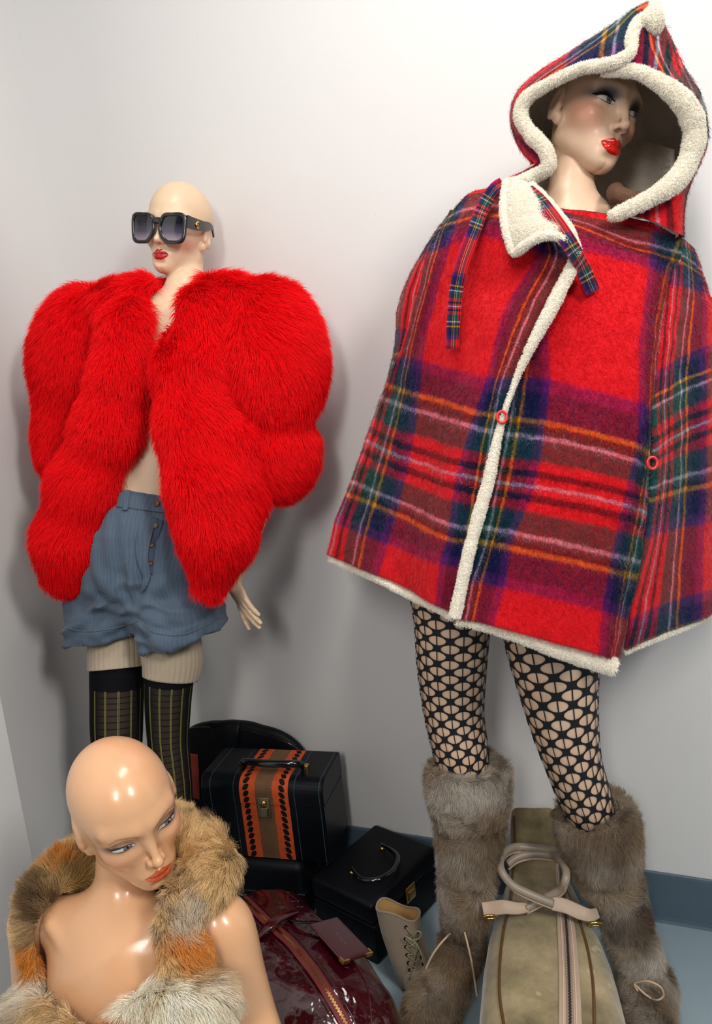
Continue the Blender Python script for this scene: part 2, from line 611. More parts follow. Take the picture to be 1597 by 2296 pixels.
def head_sdf(Q, neck=None, nr=(0.046, 0.05)):
    """head in its own frame; neck: neck base in the same frame"""
    q = mirror(Q)
    cz, r1, r2, r3 = CRAN[0]
    d = ell(q, (0, -0.014, cz), (r1, r2, r3))
    d = su(d, ell(q, (0, 0.010, -0.028), (0.0550, 0.060, 0.078)), 0.03)
    d = su(d, cone(q, (0.005, 0.0565, -0.0905), (0.006, 0.050, -0.0900), 0.0145, 0.0150), 0.022)
    d = su(d, cone(q, (0.010, 0.050, -0.0885), (0.0450, -0.004, -0.062), 0.0130, 0.0140), 0.020)
    d = su(d, ell(q, (0.0, 0.050, -0.066), (0.030, 0.0255, 0.026)), 0.022)
    d = su(d, ell(q, (0.0385, 0.041, -0.030), (0.0165, 0.020, 0.015)), 0.022)          # cheekbone
    d = su(d, cone(q, (0.010, 0.0685, 0.0155), (0.044, 0.050, 0.017), 0.0085, 0.007), 0.018)   # brow
    d = ss(d, ell(q, (0.0305, 0.084, EZ + 0.001), (0.0175, 0.0185, 0.0115)), 0.016)     # socket
    d = su(d, np.sqrt(((q - np.array([0.0315, 0.0475, EZ], np.float32)) ** 2).sum(-1)) - 0.0172, 0.004)
    d = ss(d, cone(q, (0.0195, 0.0705, EZ + 0.0085), (0.031, 0.0715, EZ + 0.0115), 0.0016, 0.0020), 0.004)   # lid crease
    d = ss(d, cone(q, (0.031, 0.0715, EZ + 0.0115), (0.046, 0.0590, EZ + 0.0065), 0.0020, 0.0012), 0.004)
    d = su(d, cone(q, (0, 0.0685, 0.006), (0, 0.0885, -0.035), 0.0060, 0.0058), 0.012)  # nose bridge
    d = su(d, ell(q, (0, 0.0890, -0.0378), (0.0068, 0.0085, 0.0070)), 0.006)
    d = su(d, ell(q, (0.0088, 0.0785, -0.0412), (0.0046, 0.0085, 0.0056)), 0.005)       # wing of the nose
    d = ss(d, ell(q, (0.0056, 0.0830, -0.0478), (0.0028, 0.0050, 0.0040)), 0.002)      # nostril
    d = ss(d, cone(q, (0.0, 0.0805, -0.0505), (0, 0.0795, -0.0560), 0.0018, 0.0020), 0.010)    # groove above the lip
    d = su(d, cone(q, (0.004, 0.0772, MZ + 0.0050), (0.0200, 0.0665, MZ + 0.0006), 0.0044, 0.0022), 0.009)
    d = su(d, cone(q, (0.0, 0.0755, MZ - 0.0060), (0.0090, 0.0735, MZ - 0.0055), 0.0060, 0.0052), 0.004)
    d = su(d, cone(q, (0.0090, 0.0735, MZ - 0.0055), (0.0200, 0.0660, MZ - 0.0010), 0.0050, 0.0020), 0.004)
    d = ss(d, cone(q, (0.0, 0.0835, MZ), (0.0110, 0.0805, MZ - 0.0004), 0.0011, 0.0010), 0.0022)
    d = ss(d, cone(q, (0.0110, 0.0805, MZ - 0.0004), (0.0225, 0.0690, MZ - 0.0002), 0.0010, 0.0008), 0.002)
    d = ss(d, ell(q, (0, 0.0785, MZ - 0.0185), (0.015, 0.0075, 0.0045)), 0.008)         # hollow above the chin
    # ear
    c, s = math.cos(0.28), math.sin(0.28)
    Rm = np.array([[1, 0, 0], [0, c, s], [0, -s, c]]) @ np.array([[0.972, 0.235, 0], [-0.235, 0.972, 0], [0, 0, 1]])
    e = ell(q, (0.0700, -0.016, -0.013), (0.0072, 0.0180, 0.0275), Rm)
    e = su(e, ell(q, (0.0655, -0.007, -0.037), (0.0062, 0.0085, 0.0100)), 0.008)
    e = ss(e, ell(q, (0.0775, -0.012, -0.010), (0.0050, 0.0100, 0.0175), Rm), 0.004)
    e = su(e, ell(q, (0.0720, -0.002, -0.020), (0.0038, 0.0040, 0.0070)), 0.004)
    d = su(d, e, 0.010)
    if neck is not None:
        d = su(d, cone(Q, (0, -0.036, -0.040), neck, nr[0], nr[1]), 0.012)
    return d


def trace(x, z, y0=0.13, n=60):
    """the face's y at (x, z)"""
    Q = np.stack([x.ravel(), np.full(x.size, y0), z.ravel()], 1).astype(np.float32)
    for _ in range(n):
        Q[:, 1] -= np.clip(head_sdf(Q), -0.004, 0.02) * 0.8
    return Q


def face_patch(name, x, z, mat, xf, parent, lift=0.0005, col=None, bulge=None):
    """a painted patch lying on the face over a grid of (x, z)"""
    Q = trace(x, z)
    e = 0.0006
    g = np.stack([head_sdf(Q + np.eye(3, dtype=np.float32)[i] * e) - head_sdf(Q - np.eye(3, dtype=np.float32)[i] * e) for i in range(3)], 1)
    b = 0 if bulge is None else bulge.ravel()[:, None]
    v = xf(Q + nrm(g) * (lift + b))
    f = grid_faces(*x.shape)
    n0 = np.cross(v[f[:, 1]] - v[f[:, 0]], v[f[:, 3]] - v[f[:, 0]]).mean(0)
    if n0 @ (xf(np.array([[0, 1.0, 0]])) - xf(np.zeros((1, 3))))[0] < 0:
        f = f[:, ::-1]
    return mk(name, v, f, mat, parent, True, col=None if col is None else col.reshape(-1, 3))


def eye_outline(s, side, look):
    """lower and upper edge of the painted eye for s in [-1 (inner), 1 (outer)]"""
    up = look['hu'] * np.maximum(1 - np.abs(s + 0.12) ** 2.2 / (1.12 ** 2.2), 0) ** 0.8 + 0.0016 * s
    lo = -look['hl'] * np.maximum(1 - np.abs(s - 0.15) ** 2.2 / (1.15 ** 2.2), 0) ** 0.9 + 0.0016 * s
    return lo, up


def build_head(parent, pos, R, s, look, neck_w, nr, skin, h=0.0019):
    CRAN[0] = look.get('skull', (0.030, 0.0705, 0.093, 0.083))
    pos = np.array(pos); R = np.array(R)
    xf = lambda q: pos + s * (np.asarray(q, float) @ R.T)
    neck = ((np.asarray(neck_w) - pos) @ R) / s
    fn = lambda Q: head_sdf(Q, neck, nr)
    lo = np.minimum([-0.098, -0.125, -0.175], [neck[0] - 0.02, neck[1] - 0.02, -0.175])
    V, F = sdf_mesh(fn, (-0.098, -0.125, -0.165), (0.098, 0.108, 0.124), h)
    base = look['skin']
    col = np.tile(base, (len(V), 1))
    fr = np.clip((V[:, 1] - 0.0) / 0.03, 0, 1)
    def paint(cx, cz, rx, rz, c, a, pw=1.0, rot=0.0):
        nonlocal col
        x = np.abs(V[:, 0]) - cx; z = V[:, 2] - cz
        x, z = x * math.cos(rot) + z * math.sin(rot), -x * math.sin(rot) + z * math.cos(rot)
        w = np.exp(-(((x / rx) ** 2 + (z / rz) ** 2) ** pw)) * a * fr
        col = col * (1 - w[:, None]) + np.asarray(c) * w[:, None]
    for args in look['paint']:
        paint(*args)
    # nose side reads against skin tone only through its shape
    head = mk('head', xf(V), F, skin, parent, True, col=col)
    # lips: a glossy patch with a cupid's bow
    u = np.linspace(-1, 1, 49); w = np.linspace(0, 1, 22)
    U, Wg = np.meshgrid(u, w, indexing='ij')
    hw = look.get('lipw', 0.0225)
    au = np.abs(U)
    up = (0.0088 + 0.0022 * np.exp(-((au - 0.24) / 0.16) ** 2) - 0.0012 * np.exp(-(au / 0.10) ** 2)) * np.maximum(1 - au ** 2.1, 0) ** 0.75 * look.get('lipu', 1)
    dn = -0.0112 * np.maximum(1 - au ** 2.4, 0) ** 0.8 * look.get('lipl', 1)
    X = U * hw; Z = MZ + dn + (up - dn) * Wg
    lip = np.tile(look['lip'], (X.size, 1)).reshape(X.shape + (3,))
    seam = np.exp(-((Z - MZ) / 0.0009) ** 2)[..., None] * 0.75
    edge = np.clip(1 - np.minimum(Wg, 1 - Wg) / 0.10, 0, 1)[..., None] * 0.35
    lip = lip * (1 - np.maximum(seam, edge)) + np.asarray(look['lipdark']) * np.maximum(seam, edge)
    tag(face_patch('lips', X, Z, look['lipmat'], xf, head, 0.0004, lip), 'painted %s lips' % look['lipname'])
    if look.get('eyes', True):
        for side in (1, -1):
            sg = np.linspace(-1, 1, 61); tg = np.linspace(0, 1, 33)
            S_, T_ = np.meshgrid(sg, tg, indexing='ij')
            lo_, up_ = eye_outline(S_, side, look)
            X = side * (0.0315 + 0.0152 * S_); Z = EZ + lo_ + (up_ - lo_) * T_
            gx, gz = look['gaze']
            dx = X - (side * 0.0315 + gx); dz = Z - (EZ + gz)
            r = np.hypot(dx, dz)
            cc = np.tile(lin(214, 208, 204), (X.size, 1)).reshape(X.shape + (3,))
            def put(mask, c):
                nonlocal cc
                mask = np.clip(mask, 0, 1)[..., None]
                cc = cc * (1 - mask) + np.asarray(c) * mask
            put((0.0064 - r) / 0.0004, look['irisrim'])
            put((0.0056 - r) / 0.0005, look['iris'])
            put((0.0024 - r) / 0.0003, lin(12, 12, 16))
            put((0.0011 - np.hypot(dx + 0.0016, dz - 0.0020)) / 0.0003, (0.85, 0.85, 0.85))  # catchlight painted into the eye colour as a white dot
            put((T_ - 0.80) / 0.12, look['lash'])
            put((look.get('low', 0.12) - T_) / 0.06 * 0.9, look['lash'])
            tag(face_patch('eye', X, Z, look['eyemat'], xf, head, 0.0005, cc), 'painted eye')
            # lash line above and (thin) below
            T2 = np.linspace(0, 1, 7); S2 = np.linspace(-1.0, look.get('wing', 1.22), 50)
            SS, TT = np.meshgrid(S2, T2, indexing='ij')
            lo_, up_ = eye_outline(np.clip(SS, -1, 1), side, look)
            ex = np.maximum(SS - 1, 0)
            th = look['liner'] * (0.35 + 0.65 * np.clip((SS + 1) / 1.4, 0, 1)) * np.clip((look.get('wing', 1.22) - SS) / 0.25, 0, 1) ** 0.7
            Z = EZ + up_ + ex * 0.012 - 0.0004 + th * TT
            X = side * (0.0315 + 0.0152 * SS)
            lc = np.tile(look['lash'], (X.size, 1))
            face_patch('eyelash', X, Z, look['eyemat'], xf, head, 0.0008, lc)
            if look.get('crease') is not None:
                S3 = np.linspace(-0.95, 1.15, 44); T3 = np.linspace(-1, 1, 5)
                SS, TT = np.meshgrid(S3, T3, indexing='ij')
                arc = 0.0062 * np.maximum(1 - np.abs(SS - 0.05) ** 2.2, 0) ** 0.6 + 0.0022 * SS
                th = 0.0007 * np.clip((1.15 - np.abs(SS)) / 0.5, 0.1, 1)
                X = side * (0.0310 + 0.0158 * SS); Z = EZ + look['hu'] * 0.55 + arc + th * TT
                e = np.clip(1.2 - np.abs(TT), 0, 1)[..., None]
                face_patch('eyelid_line', X, Z, look['eyemat'], xf, head, 0.0006, base * (1 - e) + np.asarray(look['crease']) * e)
    if look.get('brow') is not None:
        for side in (1, -1):
            S2 = np.linspace(0, 1, 40); T2 = np.linspace(-1, 1, 7)
            SS, TT = np.meshgrid(S2, T2, indexing='ij')
            bx = 0.0125 + 0.0375 * SS
            bz = look['browz'] + look.get('arch', 0.0085) * np.sin(np.clip(SS / 0.70, 0, 1) * 1.57) - 0.0085 * np.maximum(SS - 0.70, 0) / 0.3
            th = look['browt'] * (1 - 0.8 * SS ** 1.6) * np.clip(SS / 0.08, 0.3, 1)
            X = side * bx; Z = bz + th * TT
            e = np.clip(1.25 - np.abs(TT) * 1.0, 0, 1) * (1 - 0.5 * SS)
            cc = base * (1 - e[..., None]) + np.asarray(look['brow']) * e[..., None]
            face_patch('eyebrow', X, Z, look['eyemat'], xf, head, 0.0005, cc)
    return head, xf

# ------------------------------------------------------------------ mannequins
M_SKIN_GLOSS = skin_mat('mannequin_skin_gloss', 0.26, 0.25)
M_SKIN_SATIN = skin_mat('mannequin_skin_satin', 0.40, 0.06)
M_LIPS = col_mat('lip_lacquer', 0.20, 0.5)
M_EYE = col_mat('eye_paint', 0.32, 0.15)
SKIN_L = lin(226, 197, 165)
SKIN_R = lin(222, 188, 160)
SKIN_F = lin(224, 172, 130)

LOOK_L = dict(skin=SKIN_L, lip=lin(176, 22, 24), lipdark=lin(110, 12, 14), lipname='dark red', lipmat=M_LIPS, eyemat=M_EYE, eyes=True, hu=0.0062, hl=0.004,
              gaze=(0, 0), iris=lin(90, 110, 130), irisrim=lin(40, 50, 60), lash=lin(25, 20, 22), liner=0.0022, brow=lin(60, 46, 42), browz=0.0135, browt=0.0026, lipw=0.0215, lipu=1.12, lipl=1.05,
              paint=[(0.046, -0.036, 0.02, 0.017, lin(226, 168, 146), 0.5)])
LOOK_R = dict(skin=SKIN_R, skull=(0.014, 0.062, 0.080, 0.062), lip=lin(222, 28, 16), lipdark=lin(140, 12, 10), lipname='bright red', lipmat=M_LIPS, eyemat=M_EYE, hu=0.0056, hl=0.0044,
              gaze=(-0.0042, 0.0012), iris=lin(110, 116, 132), irisrim=lin(34, 38, 48), lash=lin(14, 14, 20), liner=0.0052, wing=1.26, brow=lin(150, 118, 98), browz=0.020, browt=0.0012, lipw=0.0235, lipl=1.08,
              paint=[(0.050, -0.030, 0.029, 0.020, lin(220, 132, 106), 0.62, 1.0, 0.7), (0.036, 0.0045, 0.0225, 0.0110, lin(70, 84, 100), 0.85, 1.4, -0.15),
                     (0.0325, 0.0025, 0.0172, 0.0088, lin(16, 18, 26), 0.98, 1.7, -0.1)])
LOOK_F = dict(skin=SKIN_F, skull=(0.022, 0.0705, 0.090, 0.076), lip=lin(212, 96, 60), lipdark=lin(150, 52, 36), lipname='coral', lipmat=M_LIPS, eyemat=M_EYE, hu=0.0036, hl=0.0046, low=0.2,
              gaze=(-0.0040, -0.0005), iris=lin(112, 122, 130), irisrim=lin(50, 52, 58), lash=lin(48, 38, 46), liner=0.0020, wing=1.38, brow=lin(148, 100, 58), browz=0.0118, browt=0.0024, arch=0.006, lipw=0.0200, lipu=0.95, lipl=0.88,
              crease=lin(120, 80, 62),
              paint=[(0.050, -0.034, 0.022, 0.016, lin(214, 132, 100), 0.5, 1.0, 0.6), (0.0155, 0.0060, 0.0075, 0.0075, lin(150, 102, 76), 0.6, 1.0, 0.0),
                     (0.046, -0.0035, 0.0125, 0.0055, lin(66, 52, 60), 0.85, 1.2, -0.35), (0.032, -0.0105, 0.014, 0.0028, lin(110, 84, 84), 0.55, 1.0, 0.0)])

L_POS, L_S = (0.4835, -0.1331, 1.6551), 0.923
L_R = [[-0.9854, 0.0641, 0.1574], [-0.0541, -0.9963, 0.0673], [0.1611, 0.0578, 0.9852]]
R_POS, R_S = (1.3891, -0.2868, 1.6745), 0.922
R_R = [[-0.6201, 0.7062, 0.3416], [-0.7225, -0.6838, 0.1021], [0.3057, -0.1835, 0.9343]]
F_POS, F_S = (0.7559, -0.8702, 0.7248), 0.977
F_R = [[-0.5143, 0.8555, 0.0609], [-0.8425, -0.4907, -0.2224], [-0.1604, -0.1656, 0.9731]]

def rot(lat, up):
    u_ = nrm(np.asarray(up, float)); l = np.asarray(lat, float); l = nrm(l - (l @ u_) * u_)
    return np.stack([l, np.cross(u_, l), u_], 1)


def sdf_part(name, fn, lo, hi, h, skin, tone, parent):
    V, F = sdf_mesh(fn, lo, hi, h)
    return mk(name, V, F, skin, parent, True, col=np.tile(tone, (len(V), 1)))


def chain(Q, pts, k=0.01):
    """round cones through (x, y, z, r) points"""
    d = None
    for a, b in zip(pts[:-1], pts[1:]):
        e = cone(Q, a[:3], b[:3], a[3], b[3])
        d = e if d is None else su(d, e, k)
    return d


def hand_sdf(Q, wrist, fdir, nrmal, s, spread, bends, thumb):
    """hand: wrist point, direction of the fingers, normal of the back of the hand; local x across the palm"""
    f = nrm(np.asarray(fdir, float)); nn = np.asarray(nrmal, float); nn = nrm(nn - (nn @ f) * f); x = np.cross(f, nn)
    R = np.stack([x, nn, f], 1)
    q = ((Q - np.asarray(wrist, np.float32)) @ R.astype(np.float32)) / s
    d = su(ell(q, (0, 0, 0.048), (0.036, 0.0125, 0.046)), cone(q, (0, 0, -0.05), (0, 0, 0.012), 0.024, 0.021), 0.02)
    for i, (bx, L, r) in enumerate(((0.027, 0.066, 0.0082), (0.009, 0.076, 0.0084), (-0.009, 0.070, 0.0080), (-0.025, 0.055, 0.0070))):
        a = spread[i]; b = bends[i]
        p0 = np.array([bx, 0.001, 0.078 - abs(bx) * 0.25])
        u = np.array([math.sin(a), 0, math.cos(a)])
        dz = lambda t: np.array([u[0] * math.cos(t), -math.sin(t), u[2] * math.cos(t)])
        p1 = p0 + dz(b * 0.4) * L * 0.45; p2 = p1 + dz(b * 0.9) * L * 0.32; p3 = p2 + dz(b * 1.2) * L * 0.25
        fg = chain(q, [(*p0, r * 1.08), (*p1, r), (*p2, r * 0.9), (*p3, r * 0.72)], 0.003)
        d = su(d, fg, 0.005)
    a = thumb
    t0 = np.array([0.024, -0.002, 0.022]); t1 = t0 + np.array([math.sin(a), -0.25, math.cos(a)]) * 0.036; t2 = t1 + np.array([math.sin(a * 0.7), -0.2, math.cos(a * 0.7)]) * 0.030
    d = su(d, chain(q, [(*t0, 0.0125), (*t1, 0.0098), (*t2, 0.0070)], 0.003), 0.008)
    return d * s


# --- the figure by the corner: it leans back towards the wall
LM = empty('mannequin', (0.33, -0.44, 0), 'slim bald pale mannequin leaning in the corner, wearing red fur and big sunglasses', 'mannequin', 'mannequins')
L_NECK = P(414, 664, -0.165)
L_HEAD, L_XF = build_head(LM, L_POS, L_R, L_S, LOOK_L, L_NECK, (0.043, 0.0455), M_SKIN_SATIN)
LAT_L = nrm(np.array([0.93, 0.30, 0.0]))
UP_L = nrm(P(405, 700, -0.17) - P(330, 1200, -0.27))
RL = rot(LAT_L, UP_L)
L_SH_R, L_SH_L = P(278, 712, -0.20), P(512, 702, -0.18)


def torso_L(Q):
    d = cone(Q, P(412, 646, -0.162), L_NECK, 0.0405, 0.0425)
    d = su(d, cone(Q, L_NECK, P(385, 745, -0.185), 0.0415, 0.072), 0.008)
    d = su(d, ell(Q, P(375, 790, -0.195), (0.130, 0.082, 0.105), RL), 0.05)
    d = su(d, cone(Q, L_SH_R, L_SH_L, 0.033, 0.033), 0.05)
    for px in (318, 420):
        d = su(d, ell(Q, P(px, 862, -0.262), (0.052, 0.045, 0.050), RL), 0.03)
    d = su(d, ell(Q, P(350, 960, -0.225), (0.105, 0.072, 0.13), RL), 0.05)
    d = su(d, ell(Q, P(330, 1085, -0.255), (0.095, 0.066, 0.09), RL), 0.05)
    d = su(d, ell(Q, P(318, 1215, -0.275), (0.148, 0.092, 0.11), RL), 0.06)
    d = ss(d, cone(Q, P(318, 1036, -0.335), P(318, 1044, -0.335), 0.0065, 0.006), 0.01)      # navel
    d = ss(d, ell(Q, P(357, 692, -0.268), (0.014, 0.012, 0.011)), 0.02)
    d = su(d, cone(Q, P(350, 702, -0.243), P(290, 672, -0.215), 0.007, 0.007), 0.015)        # collar bones
    d = su(d, cone(Q, P(368, 700, -0.243), P(440, 680, -0.205), 0.007, 0.007), 0.015)
    return d


sdf_part('torso', torso_L, (0.17, -0.40, 0.86), (0.72, -0.055, 1.60), 0.0045, M_SKIN_SATIN, SKIN_L, LM)


def limb(name, pts, mat, tone, parent, n=160, m=48):
    """tapering limb through 3-D points (x, y, z, r)"""
    S = crom(np.asarray(pts, float), n)
    v, f = tube(S[:, :3], S[:, 3], m)
    return mk(name, v, f, mat, parent, True, col=np.tile(tone, (len(v), 1)))


def pr(px, py, Y, hw):
    p = P(px, py, Y)
    return (p[0], p[1], p[2], m_px(hw, p))


L_LEG_R = [pr(262, 1330, -0.285, 52), pr(264, 1440, -0.315, 54), pr(263, 1500, -0.332, 57), pr(262, 1560, -0.348, 56), pr(262, 1650, -0.372, 54), (0.292, -0.385, 0.44, 0.046), (0.283, -0.405, 0.33, 0.050), (0.275, -0.425, 0.20, 0.040), (0.272, -0.44, 0.085, 0.029), (0.272, -0.445, 0.052, 0.032)]
L_LEG_L = [pr(378, 1330, -0.285, 52), pr(383, 1440, -0.315, 53), pr(381, 1500, -0.332, 53), pr(377, 1560, -0.345, 50), pr(377, 1650, -0.362, 44), pr(382, 1700, -0.370, 41), pr(390, 1770, -0.380, 38.5), pr(392, 1840, -0.392, 35), (0.40, -0.42, 0.20, 0.034), (0.395, -0.435, 0.085, 0.028), (0.395, -0.44, 0.052, 0.031)]
for pts, fx in ((L_LEG_R, 0.272), (L_LEG_L, 0.395)):
    leg = limb('leg', pts, M_SKIN_SATIN, SKIN_L, LM)
    sdf_part('foot', lambda Q: su(chain(Q, [(fx, -0.44, 0.05, 0.030), (fx + 0.005, -0.50, 0.034, 0.028), (fx + 0.01, -0.575, 0.018, 0.018)], 0.02), ell(Q, (fx, -0.435, 0.03), (0.028, 0.034, 0.03)), 0.02),
             (fx - 0.06, -0.62, -0.005), (fx + 0.07, -0.38, 0.10), 0.004, M_SKIN_SATIN, SKIN_L, LM)
# arms run inside the sleeves; the hand that shows hangs out behind the coat front
limb('arm', [(*L_SH_L, 0.033), (*P(600, 850, -0.19), 0.035), (*P(605, 1020, -0.20), 0.031), (*P(565, 1180, -0.215), 0.027), (*P(522, 1300, -0.235), 0.0205)], M_SKIN_SATIN, SKIN_L, LM)
limb('arm', [(*L_SH_R, 0.033), (*P(165, 850, -0.22), 0.035), (*P(150, 1010, -0.24), 0.031), (*P(143, 1125, -0.245), 0.026), (*P(138, 1222, -0.252), 0.021)], M_SKIN_SATIN, SKIN_L, LM)
HW = P(521, 1302, -0.235)
HF = P(572, 1402, -0.262) - HW
sdf_part('hand', lambda Q: hand_sdf(Q, HW, HF, -0.55 * FW - 0.35 * RT - 0.55 * UP, 0.80, (0.34, 0.02, 0.0, -0.03), (0.10, 0.26, 0.28, 0.30), 0.55),
         HW + np.array([-0.075, -0.12, -0.155]), HW + np.array([0.13, 0.085, 0.06]), 0.0016, M_SKIN_SATIN, SKIN_L, LM)
HW2 = P(138, 1226, -0.252)
sdf_part('hand', lambda Q: hand_sdf(Q, HW2, np.array([0.0, 0.02, -1.0]), np.array([-0.9, -0.4, 0]), 0.80, (0.1, 0.0, 0.0, -0.05), (0.3, 0.35, 0.4, 0.4), 0.5),
         HW2 + np.array([-0.08, -0.08, -0.15]), HW2 + np.array([0.08, 0.08, 0.06]), 0.002, M_SKIN_SATIN, SKIN_L, LM)

# --- the figure in the hooded cape
RM = empty('mannequin', (1.24, -0.33, 0), 'tall mannequin with smoky eyes and red lips under the tartan hood', 'mannequin', 'mannequins')
R_NECK = P(1278, 440, -0.312)
R_HEAD, R_XF = build_head(RM, R_POS, R_R, R_S, LOOK_R, R_NECK, (0.038, 0.0365), M_SKIN_SATIN)
LAT_R = nrm(np.array([0.93, 0.33, 0.0]))
RR_ = rot(LAT_R, nrm(P(1290, 450, -0.3) - P(1190, 1250, -0.33)))


def torso_R(Q):
    d = cone(Q, P(1292, 360, -0.300), R_NECK, 0.032, 0.034)
    d = su(d, cone(Q, R_NECK, P(1290, 560, -0.308), 0.0345, 0.060), 0.010)
    d = su(d, ell(Q, P(1290, 620, -0.318), (0.112, 0.062, 0.11), RR_), 0.05)
    d = su(d, cone(Q, P(1130, 535, -0.300), P(1440, 572, -0.290), 0.028, 0.028), 0.05)
    d = su(d, ell(Q, P(1260, 850, -0.325), (0.105, 0.072, 0.14), RR_), 0.05)
    d = su(d, ell(Q, P(1215, 1100, -0.320), (0.120, 0.08, 0.12), RR_), 0.05)
    d = su(d, ell(Q, P(1185, 1240, -0.315), (0.135, 0.085, 0.075), RR_), 0.06)
    d = su(d, cone(Q, P(1262, 478, -0.352), P(1195, 455, -0.335), 0.006, 0.006), 0.014)
    d = su(d, cone(Q, P(1300, 480, -0.354), P(1400, 465, -0.335), 0.006, 0.006), 0.014)
    return d


sdf_part('torso', torso_R, (0.98, -0.44, 0.82), (1.62, -0.20, 1.62), 0.005, M_SKIN_SATIN, SKIN_R, RM)
R_LEG_R = [pr(1012, 1330, -0.315, 92), pr(1014, 1400, -0.318, 84), pr(1013, 1500, -0.322, 76), pr(1018, 1600, -0.328, 66), pr(1032, 1680, -0.332, 61), pr(1040, 1740, -0.335, 54), pr(1047, 1800, -0.340, 44), pr(1050, 1850, -0.345, 30)]
R_LEG_L = [pr(1225, 1380, -0.312, 104), pr(1243, 1480, -0.318, 97), pr(1254, 1560, -0.322, 84), pr(1268, 1640, -0.322, 72), pr(1288, 1720, -0.318, 61), pr(1312, 1790, -0.305, 57), pr(1330, 1845, -0.288, 48), pr(1345, 1905, -0.278, 32)]
for pts in (R_LEG_R, R_LEG_L):
    limb('leg', pts, M_SKIN_SATIN, SKIN_R, RM, 120, 64)

# --- the bust on the floor in front
FM = empty('mannequin', (0.73, -0.88, 0), 'glossy bald mannequin bust sitting in front, in a patchwork fur vest', 'mannequin', 'mannequins')
F_NECK = P(266, 2075, -0.878)
F_HEAD, F_XF = build_head(FM, F_POS, F_R, F_S, LOOK_F, F_NECK, (0.0375, 0.0375), M_SKIN_GLOSS)
F_S1, F_S2 = P(84, 2048, -0.905), P(480, 2056, -0.868)
LAT_F = nrm(F_S2 - F_S1)
RF = rot(LAT_F, (0.0, 0.05, 1.0))
F_C = (F_S1 + F_S2) / 2


def torso_F(Q):
    l, dp, u = RF[:, 0], RF[:, 1], RF[:, 2]
    at = lambda a, b, c: F_C + l * a + dp * b + u * c
    d = cone(Q, np.array(F_POS) + np.array(F_R) @ np.array([0, -0.036, -0.04]) * F_S, F_NECK, 0.0365, 0.0365)
    d = su(d, cone(Q, F_NECK, at(0.002, 0.0, -0.055), 0.0370, 0.060), 0.012)
    d = su(d, cone(Q, at(-0.120, 0.0, -0.016), at(0.120, 0.0, -0.016), 0.031, 0.031), 0.05)
    d = su(d, ell(Q, at(0, -0.006, -0.105), (0.128, 0.078, 0.115), RF), 0.05)
    for s_ in (-1, 1):
        d = su(d, ell(Q, at(0.062 * s_, -0.070, -0.165), (0.052, 0.050, 0.052), RF), 0.03)
        d = su(d, cone(Q, at(0.010 * s_, -0.060, -0.052), at(0.100 * s_, -0.030, -0.006), 0.0055, 0.006), 0.014)
    d = su(d, ell(Q, at(0, 0.0, -0.28), (0.100, 0.070, 0.14), RF), 0.05)
    d = su(d, ell(Q, at(0, 0.005, -0.43), (0.150, 0.095, 0.12), RF), 0.06)
    d = su(d, ell(Q, at(0, 0.010, -0.53), (0.155, 0.105, 0.10), RF), 0.05)
    return np.maximum(d, 0.002 - Q[:, 2])


sdf_part('torso', torso_F, (0.50, -1.06, -0.01), (0.98, -0.70, 0.70), 0.0042, M_SKIN_GLOSS, SKIN_F, FM)
# the arms are separate castings: a dark seam shows where each one meets the shoulder
F_A2 = [(*(F_S2 + np.array([-0.012, 0, 0.000])), 0.034), (*(F_S2 + LAT_F * 0.010 + np.array([0, 0, -0.012])), 0.0365), (*P(516, 2115, -0.868), 0.0350), (*P(540, 2200, -0.872), 0.0325), (*P(566, 2290, -0.88), 0.0310), (*P(586, 2380, -0.90), 0.030), (0.955, -0.95, 0.26, 0.027), (0.95, -1.02, 0.16, 0.020)]
F_A1 = [(*(F_S1 + np.array([0.012, 0, 0.0])), 0.033), (*(F_S1 - LAT_F * 0.006 + np.array([0, 0, -0.012])), 0.0345), (*P(74, 2115, -0.905), 0.0295), (*P(74, 2190, -0.905), 0.0275), (*P(78, 2290, -0.91), 0.027), (*P(82, 2380, -0.93), 0.026), (0.545, -0.985, 0.26, 0.025), (0.57, -1.06, 0.16, 0.020)]
for pts, sh, sg in ((F_A2, F_S2, 1), (F_A1, F_S1, -1)):
    arm_fn = lambda Q, pts=pts: chain(Q, pts, 0.02)
    q = np.array(pts)
    arm_fn = lambda Q, S=crom(q, 26): chain(Q, S, 0.012)
    sdf_part('arm', arm_fn, q[:, :3].min(0) - 0.05, q[:, :3].max(0) + 0.05, 0.004, M_SKIN_GLOSS, SKIN_F, FM)
    w = np.array(pts[-1][:3])
    sdf_part('hand', lambda Q, w=w, sg=sg: hand_sdf(Q, w, (0.25 * -sg, -0.35, -0.85), (0.9 * sg, -0.3, 0.1), 0.85, (0.1, 0.02, -0.02, -0.08), (0.2, 0.25, 0.3, 0.3), 0.6), w - 0.15, w + 0.12, 0.0024, M_SKIN_GLOSS, SKIN_F, FM)
M_SEAM = simple('dark_seam', lin(46, 30, 24), 0.6)
